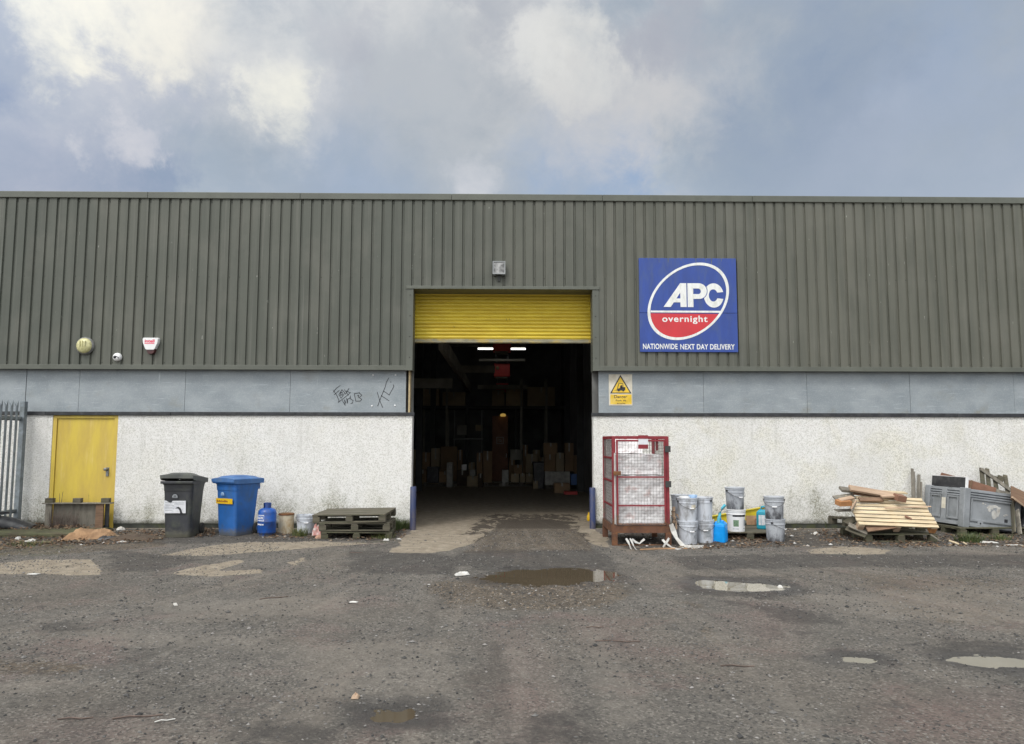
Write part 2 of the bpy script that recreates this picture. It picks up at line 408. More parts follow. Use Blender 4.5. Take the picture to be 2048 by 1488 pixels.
M_signblue = simple('blue sign face', (.026, .064, .29), .45, var=.12, vscale=2, dirt=(.05, .085, .22), damt=.6, dscale=2.5, stretch=(3, 1, .8), orand=0)
M_signwhite = simple('white sign vinyl', (.78, .79, .77), .45, var=.06, vscale=8, dirt=(.5, .52, .44), damt=.5, dscale=7, stretch=(2, 1, .7), orand=0)
M_signred = simple('red sign vinyl', (.56, .032, .042), .45, var=.08, vscale=3, orand=0)
M_signline = simple('dark sign outline', (.02, .03, .10), .5, orand=0)
M_moss = simple('algae stain', (.13, .15, .09), .9, var=.3, vscale=12, orand=0)
M_warny = simple('yellow warning vinyl', (.76, .50, .03), .5, var=.15, vscale=6, dirt=(.80, .66, .25), damt=.5, dscale=5, orand=0)
M_warnw = simple('dirty warning sheet', (.66, .62, .52), .5, var=.1, vscale=6, dirt=(.45, .38, .24), damt=.5, dscale=5, orand=0)
M_cream = simple('yellowed glass', (.60, .57, .30), .3, var=.18, vscale=18, dirt=(.36, .34, .14), damt=.6, dscale=14)
M_lampgrey = simple('lamp housing', (.20, .20, .195), .45, var=.3, vscale=14, dirt=(.12, .12, .11), damt=.5, dscale=20)
M_glass = simple('dusty lamp glass', (.26, .26, .255), .12, var=.6, vscale=11, orand=0)
M_alarmw = simple('white alarm plastic', (.80, .80, .80), .4, var=.05)
M_alarmred = simple('dark red lens', (.07, .018, .018), .3, var=.2)
M_alarmtext = simple('red print', (.62, .03, .09), .5, orand=0)
M_bollard = simple('blue bollard paint', (.028, .044, .12), .5, var=.2, vscale=4, dirt=(.16, .13, .11), damt=.5, dscale=5, stretch=(1, 1, .5))
M_heater = simple('red heater casing', (.62, .055, .05), .45, var=.1)
M_bluebag = simple('blue wrapped goods', (.08, .17, .40), .5, var=.2)
M_intfilm = simple('wrapped goods', (.36, .35, .31), .35, var=.3, vscale=6)
M_yellowbeam = simple('yellow painted beam', (.62, .50, .02), .45, var=.15, vscale=2, dirt=(.35, .26, .04), damt=.4, dscale=5)
M_stone = None
def _emit(k, b):
    k.set(b, 'Base Color', (.9, .9, .9)); k.set(b, 'Emission Color', (1, .98, .94)); k.set(b, 'Emission Strength', 3.5)
M_tube = mat('lit fluorescent tube', _emit)
def _emit2(k, b):
    k.set(b, 'Base Color', (.8, .6, .3)); k.set(b, 'Emission Color', (1, .62, .14)); k.set(b, 'Emission Strength', .30)
M_amber = mat('lit amber lamp', _emit2)
def _leaf(k, b):
    a = k.attr('tone')
    c = k.mix(k.mr(a, 0, .6, smooth=False), (.035, .022, .014), (.15, .085, .045))
    c = k.mix(k.mr(a, .72, 1.0, smooth=False), c, (.24, .19, .13))
    k.set(b, 'Base Color', c); k.set(b, 'Roughness', .85)
M_leaf = mat('fallen leaves', _leaf)
def _grass(k, b):
    a = k.attr('tone')
    k.set(b, 'Base Color', k.mix(a, (.030, .062, .016), (.17, .18, .06))); k.set(b, 'Roughness', .7)
M_grass = mat('grass blades', _grass)
def _stone(k, b):
    a = k.attr('tone')
    c = k.mix(k.mr(a, 0, .7, smooth=False), (.03, .03, .03), (.13, .125, .118))
    c = k.mix(k.mr(a, .72, 1.0, smooth=False), c, (.27, .255, .24))
    k.set(b, 'Base Color', c); k.set(b, 'Roughness', .9)
M_stone = mat('loose stones', _stone)
def _water(k, b):
    c = k.coord('Object')
    k.set(b, 'Base Color', k.mix(k.noise(1.4, 4, .6, c), (.070, .054, .036), (.10, .08, .054)))
    k.set(b, 'Roughness', .015); k.set(b, 'IOR', 1.33); k.set(b, 'Specular IOR Level', .62)
    k.set(b, 'Normal', k.bump(k.noise(9, 2, .5, c), .012, .01))
M_water = mat('muddy water', _water)
def _water2(k, b):
    c = k.coord('Object')
    k.set(b, 'Base Color', k.mix(k.noise(1.7, 4, .6, c), (.20, .18, .135), (.27, .24, .18)))
    k.set(b, 'Roughness', .015); k.set(b, 'IOR', 1.45); k.set(b, 'Specular IOR Level', .75)
    k.set(b, 'Normal', k.bump(k.noise(9, 2, .5, c), .01, .01))
M_water2 = mat('still water', _water2)
def _ground(k, b):
    c = k.coord('Object')
    con, mud, moss, wet, pink = (k.attr(q) for q in ('concrete', 'mud', 'moss', 'wet', 'pink'))
    f1 = k.noise(60, 6, .72, c); f2 = k.noise(9, 8, .7, c, .3); f3 = k.noise(1.6, 7, .65, c, .3); f4 = k.noise(.5, 5, .6, c)
    base = k.mix(k.mr(f3, .32, .68), (.098, .094, .088), (.150, .142, .132))
    base = k.mix(k.math('MULTIPLY', k.mr(f2, .38, .68), .55), base, (.175, .165, .150))
    base = k.mix(k.math('MULTIPLY', k.mr(f4, .42, .62), .45), base, (.155, .135, .115))
    pk = k.noise(1.0, 6, .65, k.map(c, (1, 1, 1), (11, 5, 3)), .4)
    base = k.mix(k.math('MULTIPLY', k.math('ADD', k.mr(pk, .52, .68), pink, clamp=True), .6), base, (.175, .128, .120))
    pm = k.math('ADD', mud, k.math('MULTIPLY', k.math('SUBTRACT', f2, .5), .8))
    base = k.mix(k.math('MULTIPLY', k.mr(pm, .35, .7), .75), base, k.mix(k.mr(f2, .35, .65), (.070, .054, .038), (.150, .118, .085)))
    pc = k.math('ADD', con, k.math('MULTIPLY', k.math('SUBTRACT', k.noise(5, 9, .72, c), .5), .75))
    base = k.mix(k.mr(pc, .48, .58), base, k.mix(k.mr(k.noise(6, 7, .65, c), .35, .7), (.245, .21, .165), (.36, .32, .26)))
    tr = k.math('MULTIPLY', k.mr(con, .4, .6), k.mr(k.math('ADD', mud, k.math('MULTIPLY', k.math('SUBTRACT', k.noise(3.2, 9, .75, k.map(c, (1.5, .8, 1)), .6), .5), 2.4)), .42, .60))
    base = k.mix(k.math('MULTIPLY', tr, .92), base, (.050, .041, .033))
    ms = k.math('ADD', moss, k.math('MULTIPLY', k.math('SUBTRACT', k.noise(7, 8, .72, c), .5), 1.2))
    base = k.mix(k.math('MULTIPLY', k.mr(ms, .5, .8), .8), base, k.mix(f1, (.045, .055, .020), (.11, .11, .045)))
    # grit: every grain its own tone, dark and pale chips between
    dull = k.mr(con, .4, .7, 1.0, .22)
    v1 = k.n('ShaderNodeTexVoronoi'); k.set(v1, 'Scale', 62.0); k.set(v1, 'Vector', c)
    v2 = k.n('ShaderNodeTexVoronoi'); k.set(v2, 'Scale', 24.0); k.set(v2, 'Vector', c)
    r1 = k.sep(v1.outputs['Color']); r2 = k.sep(v2.outputs['Color'])
    grain = k.math('MULTIPLY', k.mr(f3, .3, .7, .55, 1.0), dull)
    base = k.mix(k.math('MULTIPLY', k.mr(r1[0], .55, .95), k.math('MULTIPLY', grain, .75)), base, (.045, .043, .042))
    base = k.mix(k.math('MULTIPLY', k.mr(r1[1], .72, .98), k.math('MULTIPLY', grain, .7)), base, (.30, .285, .26))
    chip = k.math('MULTIPLY', k.mr(r2[0], .86, .90), k.mr(v2.outputs['Distance'], .42, .26))
    cl = k.mr(k.noise(1.3, 6, .7, c, .4), .40, .62)
    base = k.mix(k.math('MULTIPLY', chip, k.math('MULTIPLY', k.math('MULTIPLY', cl, dull), .85)), base, (.035, .034, .034))
    base = k.mix(k.math('MULTIPLY', k.mr(f1, .48, .68), k.math('MULTIPLY', dull, .6)), base, (.06, .057, .054))
    lg = k.noise(120, 3, .7, c)
    dk = k.noise(2.6, 9, .80, k.map(c, (1, 1, 1), (2, 7, 1)), .5)
    base = k.mix(k.math('MULTIPLY', k.mr(dk, .54, .66), k.math('MULTIPLY', dull, .6)), base, (.055, .053, .053))
    lt = k.noise(1.9, 9, .78, k.map(c, (1.4, .8, 1), (7, 1, 4)), .4)
    base = k.mix(k.math('MULTIPLY', k.mr(lt, .55, .70), k.math('MULTIPLY', dull, .5)), base, (.235, .222, .20))
    gx_, gy_, gz_ = k.sep(c)
    ang = k.math('ARCTAN2', k.math('SUBTRACT', gx_, .2), k.math('SUBTRACT', 4.0, gy_))
    cmb = k.n('ShaderNodeCombineXYZ'); k.set(cmb, 0, k.math('MULTIPLY', ang, 26.0)); k.set(cmb, 1, k.math('MULTIPLY', gy_, .22))
    rad = k.noise(1.0, 6, .68, cmb.outputs[0], .5)
    base = k.mix(k.math('MULTIPLY', k.mr(rad, .52, .70), k.math('MULTIPLY', dull, .42)), base, (.225, .20, .175))
    base = k.mix(k.math('MULTIPLY', k.mr(rad, .48, .32), k.math('MULTIPLY', dull, .45)), base, (.060, .056, .052))
    pl = k.math('ADD', k.attr('pale'), k.math('MULTIPLY', k.math('SUBTRACT', k.noise(5, 10, .8, c, .3), .5), 2.2))
    base = k.mix(k.math('MULTIPLY', k.mr(pl, .25, .95), .34), base, (.25, .23, .205))
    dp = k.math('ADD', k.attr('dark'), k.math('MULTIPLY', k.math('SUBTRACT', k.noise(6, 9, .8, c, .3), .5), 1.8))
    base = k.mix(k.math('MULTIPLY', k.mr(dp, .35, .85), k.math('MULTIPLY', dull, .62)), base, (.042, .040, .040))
    base = k.mix(1.0, base, (1.02, .99, .945), 'MULTIPLY')
    base = k.mix(k.math('MULTIPLY', wet, .68), base, (.045, .042, .040))
    k.set(b, 'Base Color', base)
    k.set(b, 'Roughness', k.mr(wet, 0, 1, .92, .35)); k.set(b, 'Specular IOR Level', .3)
    h = k.math('ADD', k.math('MULTIPLY', f1, .5), k.math('MULTIPLY', f2, 1.0))
    hb = k.bump(h, .8, .03)
    k.set(b, 'Normal', k.bump(lg, .5, .006, hb))
M_ground = mat('gritty tarmac yard', _ground)

# ------------------------------------------------------------------ numpy noise + ground
_rng = np.random.default_rng(3)
_tab = _rng.random((256, 256))
def vnoise(x, y):
    xi, yi = np.floor(x).astype(int), np.floor(y).astype(int); fx, fy = x-xi, y-yi
    fx, fy = fx*fx*(3-2*fx), fy*fy*(3-2*fy)
    a, b_, c, d = _tab[xi % 256, yi % 256], _tab[(xi+1) % 256, yi % 256], _tab[xi % 256, (yi+1) % 256], _tab[(xi+1) % 256, (yi+1) % 256]
    return (a*(1-fx)+b_*fx)*(1-fy)+(c*(1-fx)+d*fx)*fy
def fbm(x, y, oct=5, ox=0.):
    s, a, t = 0, .5, 0
    for i in range(oct):
        s = s + a*vnoise(x*2**i+ox+i*17.3, y*2**i+ox*1.7+i*9.1); t += a; a *= .55
    return s/t
def sstep(a, b, x):
    t = np.clip((x-a)/(b-a), 0, 1); return t*t*(3-2*t)
def sdist(X, Y, poly):
    """signed distance to polygon, positive inside"""
    n = len(poly); d = np.full(X.shape, 1e9); ins = np.zeros(X.shape, bool)
    for i in range(n):
        ax, ay = poly[i]; bx, by = poly[(i+1) % n]
        ex, ey = bx-ax, by-ay; wx, wy = X-ax, Y-ay
        t = np.clip((wx*ex+wy*ey)/(ex*ex+ey*ey+1e-12), 0, 1)
        d = np.minimum(d, (wx-ex*t)**2+(wy-ey*t)**2)
        cnd = ((ay > Y) != (by > Y)) & (X < (bx-ax)*(Y-ay)/(by-ay+1e-12)+ax)
        ins ^= cnd
    d = np.sqrt(d); return np.where(ins, d, -d)
def gp(pts): return [G(*p) for p in pts]
PUD = [  # outline in photo pixels, water material, label
 ([(948,1158),(985,1146),(1030,1140),(1100,1138),(1160,1136),(1212,1140),(1240,1150),(1225,1160),(1180,1163),(1150,1168),(1080,1170),(1020,1168),(985,1163)], 'm', 'large muddy brown puddle in front of the roller door'),
 ([(1386,1166),(1410,1160),(1460,1162),(1520,1166),(1566,1172),(1560,1179),(1510,1183),(1462,1181),(1410,1174)], 's', 'clear puddle mirroring the buckets and white wall'),
 ([(1898,1318),(1930,1311),(2000,1312),(2075,1318),(2080,1334),(2000,1336),(1945,1328)], 's', 'pale puddle at the right edge of the yard'),
 ([(1684,1316),(1712,1314),(1738,1319),(1715,1323),(1692,1321)], 's', 'tiny pale puddle left of the right edge puddle'),
 ([(716,1436),(760,1424),(815,1420),(834,1429),(800,1438),(745,1443)], 'm', 'small rusty brown puddle close to the camera'),
]
CONC = [
 [(826,1040),(832,1052),(802,1078),(778,1104),(850,1106),(905,1102),(950,1087),(975,1068),(1000,1056),(1010,1040)],
 [(1120,1040),(1140,1056),(1165,1075),(1185,1090),(1228,1099),(1215,1078),(1186,1052),(1186,1040)],
 [(-60,1132),(60,1120),(180,1120),(216,1149),(100,1151),(-60,1147)],
 [(318,1112),(400,1095),(480,1085),(640,1082),(760,1086),(620,1096),(520,1105),(420,1113)],
 [(325,1145),(400,1130),(480,1119),(492,1124),(440,1139),(520,1136),(534,1146),(410,1153)],
 [(572,1125),(610,1114),(616,1122),(584,1131)],
 [(1600,1100),(1690,1092),(1790,1100),(1750,1110),(1620,1109)],
]
MUD = [
 ([(965,1015),(1150,1005),(1165,1040),(1172,1062),(1190,1090),(1130,1105),(960,1105),(905,1103),(950,1080),(975,1055)], .30, .62),
 ([(1000,1040),(1125,1040),(1175,1080),(1190,1104),(920,1106),(975,1070)], .15, 1.0),
 ([(850,1160),(1000,1150),(1250,1150),(1290,1185),(1210,1215),(1080,1222),(920,1212),(840,1185)], .35, .75),
 ([(1660,1140),(2060,1150),(2080,1260),(1900,1262),(1720,1225)], .5, .55),
 ([(-80,1322),(120,1318),(235,1332),(120,1352),(-80,1356)], .15, .75),
 ([(1380,1255),(1420,1248),(1490,1330),(1470,1345)], .12, .6),
 ([(1320,1190),(1420,1205),(1440,1225),(1370,1215)], .12, .6),
 ([(-60,1062),(330,1068),(330,1092),(150,1108),(-60,1112)], .15, .9),
 ([(1220,1085),(1640,1075),(2080,1085),(2080,1090),(1640,1094),(1240,1104)], .15, .6),
]
PINK = [[(1000,1260),(1050,1250),(1120,1488),(1010,1488)], [(1140,1230),(1270,1255),(1330,1320),(1200,1300)], [(1480,1200),(1620,1210),(1560,1300),(1470,1250)],
        [(60,1440),(260,1430),(330,1500),(40,1500)], [(1780,1400),(2050,1390),(2060,1500),(1750,1490)]]
LIGHT = [[(1395,1270),(1460,1262),(1740,1500),(1600,1500)], [(1005,1260),(1045,1255),(1090,1500),(1000,1500)], [(1150,1240),(1215,1240),(1300,1440),(1190,1470)], [(-80,1365),(260,1350),(300,1375),(-80,1400)], [(280,1200),(700,1188),(720,1230),(320,1250)], [(160,1255),(560,1270),(520,1305),(120,1290)], [(1560,1190),(2080,1170),(2080,1250),(1700,1240)], [(540,1290),(900,1270),(930,1400),(600,1380)]]
DARK = [[(-60,1056),(330,1058),(820,1052),(790,1082),(640,1084),(400,1088),(-60,1092)], [(1215,1070),(1600,1062),(2080,1066),(2080,1092),(1600,1094),(1240,1100)], [(900,1100),(1200,1098),(1260,1130),(880,1135)], [(1370,1148),(1580,1150),(1650,1185),(1560,1202),(1350,1186)], [(1810,1300),(1900,1276),(2080,1282),(2080,1345),(1940,1345),(1880,1335)], [(1620,1298),(1760,1298),(1800,1330),(1740,1348)], [(640,1395),(860,1405),(880,1460),(690,1465)], [(440,1430),(720,1445),(700,1500),(420,1500)], [(1400,1190),(1600,1212),(1720,1255),(1560,1245)], [(920,1105),(1190,1104),(1240,1136),(940,1142)], [(690,1098),(920,1108),(920,1152),(690,1145)], [(200,1096),(420,1118),(330,1142),(210,1142)], [(60,1245),(170,1240),(190,1262),(80,1268)], [(1040,1420),(1200,1410),(1220,1500),(1020,1500)], [(1330,1110),(2080,1106),(2080,1135),(1360,1140)]]  # first two strips: wet dirt at the wall foot, doubling as painted contact shadow
MOSS = [([(-60,1082),(180,1085),(140,1112),(-60,1120)], .6), ([(20,1058),(170,1055),(170,1070),(20,1072)], .9), ([(1580,1080),(2080,1082),(2080,1100),(1620,1102)], .35), ([(760,1060),(830,1052),(800,1085),(700,1088)], .6)]
def base_h(x, y):
    far = np.clip((-y-.6)/3, 0, 1)
    return (fbm(x*.45, y*.45, 3, 5.)-.5)*.05*far + (fbm(x*2.2, y*2.2, 4, 31.)-.5)*.018*np.clip((-y-.3)/1.0, 0, 1)
PW = []
for pts, kind, lab in PUD:
    q = gp(pts); cx = np.array([p[0] for p in q]).mean(); cyy = np.array([p[1] for p in q]).mean()
    PW.append((q, kind, lab, float(base_h(np.array(cx), np.array(cyy)))-.003))
def ground_fields(X, Y):
    h = base_h(X, Y); wet = np.zeros_like(X)
    nz = fbm(X*3.1, Y*3.1, 5, 77.)-.5
    for q, kind, lab, lv in PW:
        near = (X > min(p[0] for p in q)-1.2) & (X < max(p[0] for p in q)+1.2) & (Y > min(p[1] for p in q)-1.2) & (Y < max(p[1] for p in q)+1.2)
        if not near.any(): continue
        s = sdist(X[near], Y[near], q) + nz[near]*.16
        k = sstep(-.5, -.06, s)
        hh = h[near]*(1-k) + (lv+.006)*k
        band = sstep(-.45, -.12, s)*(1-sstep(.12, .4, s))
        hh = hh - .03*sstep(-.10, .24, s) + band*((fbm(X[near]*5, Y[near]*9, 4, 55.)-.5)*(.034 if lab.startswith('large') else .018))
        h[near] = hh
        wet[near] = np.maximum(wet[near], sstep(-.32, -.03, s+nz[near]*.5)*.85)
    return h, wet
def axis(lo, hi, step, far, grow=1.35):
    a = list(np.arange(lo, hi+1e-6, step)); s, p = step, lo
    left = []
    while p > -far: s *= grow; p -= s; left.append(p)
    s, p = step, hi; right = []
    while p < far: s *= grow; p += s; right.append(p)
    return np.array(left[::-1]+a+right)
ax_, ay_ = axis(-11.8, 11.8, .030, 400), axis(-11.2, .6, .026, 400)
GX, GY = np.meshgrid(ax_, ay_)
gxs, gys = GX.ravel().copy(), GY.ravel().copy()
gh_, gwet = ground_fields(gxs, gys)
fine = (np.abs(gxs) < 11.9) & (gys > -11.3) & (gys < .6)
gh_ = gh_ + np.where(fine, (fbm(gxs*9, gys*9, 3, 3.)-.5)*.010*np.clip((-gys-.1)/.5, 0, 1), 0)
gh_ = np.where(gys > -.05, np.minimum(gh_, 0), gh_)
mnz = fbm(gxs*2.6, gys*2.6, 5, 13.)-.5
fields = {q: np.zeros_like(gxs) for q in ('concrete', 'mud', 'moss', 'pink', 'pale', 'dark')}
sub = np.where((np.abs(gxs) < 13) & (gys > -12) & (gys < 3))[0]
SX, SY, SN = gxs[sub], gys[sub], mnz[sub]
def put(name, poly, soft, amt):
    s = sdist(SX, SY, gp(poly)) + SN*.25
    v = sstep(-soft, soft, s)*amt
    fields[name][sub] = np.maximum(fields[name][sub], v)
for p in CONC: put('concrete', p, .10, .8)
put('concrete', [(985,1046),(1135,1046),(1165,1075),(1160,1092),(990,1094),(965,1078)], .1, .40)
for p, sft, a in MUD: put('mud', p, sft, a)
for p in PINK: put('pink', p, .3, .8)
for p in LIGHT: put('pale', p, .25, .8)
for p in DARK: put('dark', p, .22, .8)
for p, a in MOSS: put('moss', p, .15, a)
fields['concrete'] = np.where((gys > -.05) & (gxs > -30) & (gxs < 20) & (gys < 30), 1., fields['concrete'])
for xc, y0, y1, w_ in ((-.35, -1.0, 4.5, .42), (1.15, -1.0, 4.0, .40), (.4, -.8, 1.6, .5)):   # tyre-carried mud through the door
    k = np.exp(-((gxs-xc-.07*np.sin(gys*1.3))/w_)**2)*sstep(y1, y1-3.5, gys)*sstep(y0-.4, y0+.3, gys)
    fields['mud'] = np.maximum(fields['mud'], k*.62)
fields['wet'] = np.maximum(gwet, 0)
ny, nx = GX.shape
idx = np.arange(nx*ny).reshape(ny, nx)
quads = np.stack([idx[:-1, :-1].ravel(), idx[:-1, 1:].ravel(), idx[1:, 1:].ravel(), idx[1:, :-1].ravel()], 1)
def np_mesh(name, co, faces, mat_, smooth=True, attrs=None, parent=None):
    me = bpy.data.meshes.new(name); nv, nf, k = len(co), len(faces), faces.shape[1]
    me.vertices.add(nv); me.vertices.foreach_set('co', np.ascontiguousarray(co, dtype=np.float32).ravel())
    me.loops.add(nf*k); me.loops.foreach_set('vertex_index', faces.astype(np.int32).ravel())
    me.polygons.add(nf); me.polygons.foreach_set('loop_start', np.arange(0, nf*k, k, dtype=np.int32))
    me.polygons.foreach_set('use_smooth', np.full(nf, smooth))
    for a, v in (attrs or {}).items():
        at = me.attributes.new(a, 'FLOAT', 'POINT'); at.data.foreach_set('value', v.astype(np.float32))
    me.materials.append(mat_); me.update(calc_edges=True); me.validate()
    return link(bpy.data.objects.new(name, me), parent)
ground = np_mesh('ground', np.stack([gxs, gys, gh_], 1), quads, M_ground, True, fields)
tag(ground, kind='structure')
for q, kind, lab, lv in PW:
    cx, cyy = sum(p[0] for p in q)/len(q), sum(p[1] for p in q)/len(q)
    mb = MB(); n = 40; pts = []
    for i in range(n):    # outline grown a little so that the rim of the hollow draws the shore
        t = i/n*len(q); a, b_, f_ = q[int(t)], q[(int(t)+1) % len(q)], t-int(t)
        x, y = a[0]*(1-f_)+b_[0]*f_, a[1]*(1-f_)+b_[1]*f_
        dx, dy = x-cx, y-cyy; L = math.hypot(dx, dy)
        pts.append((x+dx/L*.09, y+dy/L*.09, 0))
    mb.add([(p[0]-cx, p[1]-cyy, 0) for p in pts], [tuple(range(n))])
    o = mb.build('puddle', M_water if kind == 'm' else M_water2, None, loc=(cx, cyy, lv))
    tag(o, lab, kind='structure')

def hgt(x, y):
    h, _ = ground_fields(np.array([float(x)]), np.array([float(y)])); return float(h[0])

# loose stones and grit
def gravel():
    r = np.random.default_rng(11); n = 120000
    # denser close to the camera in number per square metre is not needed: even spread with clumps
    x = r.uniform(-10.5, 10.5, n); y = r.uniform(-11.0, -.5, n)
    dens = fbm(x*1.3, y*1.3, 5, 3.)**4*9 + .07
    near = np.abs(x) < (y+D)*.75+.3
    keep = (r.random(n) < dens) & near
    x, y = x[keep], y[keep]; h, wet = ground_fields(x, y)
    ok = np.ones(len(x), bool)
    for q, *_ in PW: ok &= sdist(x, y, q) < .02
    apr = np.maximum(sdist(x, y, gp(CONC[0])), sdist(x, y, gp(CONC[1]))); ok &= (apr < 0) | (r.random(len(x)) < .12)
    x, y, h = x[ok], y[ok], h[ok]; n = len(x)
    s = .003 + .009*r.random(n)**3.0; s = np.where(r.random(n) < .015, s*2.0, s)
    v = np.array([(1,0,0),(-1,0,0),(0,1,0),(0,-1,0),(0,0,.7),(0,0,-.7)])
    f = np.array([(0,2,4),(2,1,4),(1,3,4),(3,0,4),(2,0,5),(1,2,5),(3,1,5),(0,3,5)])
    jit = 1+.35*(r.random((n, 6, 1))-.5); a = r.uniform(0, 2*PI, n)
    vv = v[None]*jit*s[:, None, None]
    vv[:, :, 0] *= (1+.7*r.random((n, 1)))
    X = vv[:, :, 0]*np.cos(a)[:, None]-vv[:, :, 1]*np.sin(a)[:, None]+x[:, None]
    Y = vv[:, :, 0]*np.sin(a)[:, None]+vv[:, :, 1]*np.cos(a)[:, None]+y[:, None]
    Z = vv[:, :, 2]+h[:, None]+s[:, None]*.25
    co = np.stack([X, Y, Z], 2).reshape(-1, 3)
    fs = (f[None]+6*np.arange(n)[:, None, None]).reshape(-1, 3)
    o = np_mesh('gravel', co, fs, M_stone, False, {'tone': np.repeat(r.random(n)**1.5, 6)})
    tag(o, 'loose grit and small stones scattered over the yard', kind='stuff')
gravel()

def rubble(name, label, zones, seed, size, mt):
    r = np.random.default_rng(seed); P = []
    for poly, n in zones:
        q = gp(poly); xs, ys = [p[0] for p in q], [p[1] for p in q]
        x = r.uniform(min(xs), max(xs), n*4); y = r.uniform(min(ys), max(ys), n*4)
        ins = sdist(x, y, q) > 0; P.append(np.stack([x[ins][:n], y[ins][:n]], 1))
    P = np.concatenate(P); x, y = P[:, 0], P[:, 1]; n = len(x); h, _ = ground_fields(x, y)
    v = np.array([(1,0,0),(-1,0,0),(0,1,0),(0,-1,0),(0,0,.6),(0,0,-.6)]); f = np.array([(0,2,4),(2,1,4),(1,3,4),(3,0,4),(2,0,5),(1,2,5),(3,1,5),(0,3,5)])
    sz = size[0]+(size[1]-size[0])*r.random(n)**3; vv = v[None]*(1+.8*(r.random((n, 6, 3))-.5))*sz[:, None, None]; vv[:, :, 0] *= 1+1.2*r.random((n, 1))**2
    a = r.uniform(0, 6.28, n); X = vv[:, :, 0]*np.cos(a)[:, None]-vv[:, :, 1]*np.sin(a)[:, None]+x[:, None]; Y = vv[:, :, 0]*np.sin(a)[:, None]+vv[:, :, 1]*np.cos(a)[:, None]+y[:, None]
    co = np.stack([X, Y, vv[:, :, 2]+(h+sz*.2)[:, None]], 2).reshape(-1, 3)
    o = np_mesh(name, co, (f[None]+6*np.arange(n)[:, None, None]).reshape(-1, 3), mt, False, {'tone': np.repeat(r.random(n), 6)})
    return tag(o, label, kind='stuff')
def _rub(k, b):
    a = k.attr('tone')
    c = k.mix(k.mr(a, 0, .6, smooth=False), (.035, .032, .028), (.12, .10, .08)); c = k.mix(k.mr(a, .7, .9, smooth=False), c, (.22, .17, .12)); c = k.mix(k.mr(a, .94, .98, smooth=False), c, (.48, .47, .45))
    k.set(b, 'Base Color', c); k.set(b, 'Roughness', .9)
M_rub = mat('mixed crumbs', _rub)
rubble('rubble', 'crumbs of rubble, splinters and dirt along the foot of the wall', [
    ([(-40,1056),(330,1057),(330,1080),(120,1094),(-40,1098)], 1300), ([(390,1052),(430,1052),(430,1070),(392,1070)], 160), ([(500,1058),(810,1056),(800,1082),(640,1082),(510,1078)], 900),
    ([(1220,1060),(1600,1058),(2080,1060),(2080,1094),(1600,1096),(1230,1100)], 2400)], 23, (.005, .035), M_rub)
rubble('rubble', 'fine brown gravel washed out in front of the large muddy puddle', [([(850,1168),(1230,1172),(1215,1218),(900,1218)], 2600)], 24, (.004, .013), M_rub)
def leaves(name, label, zones, seed, size=(.015, .035), lift=0.):
    r = np.random.default_rng(seed); co, fs, tone = [], [], []
    for (poly, n, up) in zones:
        q = gp(poly); xs, ys = [p[0] for p in q], [p[1] for p in q]
        x = r.uniform(min(xs), max(xs), n*4); y = r.uniform(min(ys), max(ys), n*4)
        ins = sdist(x, y, q) > 0; x, y = x[ins][:n], y[ins][:n]
        clump = fbm(x*6, y*6, 3, seed*1.)
        k = clump > .42; x, y, clump = x[k], y[k], clump[k]
        h, _ = ground_fields(x, y)
        for i in range(len(x)):
            s = r.uniform(*size); z = h[i] + lift + .006 + up*r.random()*max(clump[i]-.35, 0)*2.2
            Mx = Matrix.Translation((x[i], y[i], z)) @ Matrix.Rotation(r.uniform(0, 6.28), 4, 'Z') @ Matrix.Rotation(r.uniform(-.7, .7), 4, 'X') @ Matrix.Rotation(r.uniform(-.5, .5), 4, 'Y')
            b_ = len(co)
            for p in ((-s, 0, .2*s), (-.1*s, .55*s, 0), (s, .1*s, .3*s), (0, -.5*s, 0)): co.append(tuple(Mx @ Vector(p)))
            fs.append((b_, b_+3, b_+2, b_+1)); tone += [r.random()]*4
    o = np_mesh(name, np.array(co), np.array(fs), M_leaf, False, {'tone': np.array(tone)})
    return tag(o, label, kind='stuff')
leaves('leaf_litter', 'brown leaf litter drifted along the foot of the wall', [
    ([(0,1060),(330,1062),(330,1084),(120,1096),(0,1100)], 2200, .05),
    ([(385,1056),(430,1056),(430,1074),(392,1074)], 260, .05),
    ([(520,1060),(660,1060),(660,1078),(530,1078)], 420, .03),
    ([(690,1066),(815,1050),(810,1076),(700,1082)], 500, .03),
    ([(1355,1070),(1545,1070),(1600,1096),(1360,1100)], 900, .03),
    ([(1440,1060),(1545,1058),(1545,1082),(1450,1082)], 700, .06),
    ([(1630,1060),(1740,1060),(1880,1080),(1880,1096),(1700,1094),(1640,1082)], 1100, .04),
    ([(1870,1070),(2080,1070),(2080,1096),(1880,1092)], 700, .04)], 5)

leaves('leaf_litter', 'dead leaves lying on the mossy step by the yellow door', [([(-40,1052),(200,1052),(190,1068),(-40,1070)], 900, .04)], 15, lift=.075)
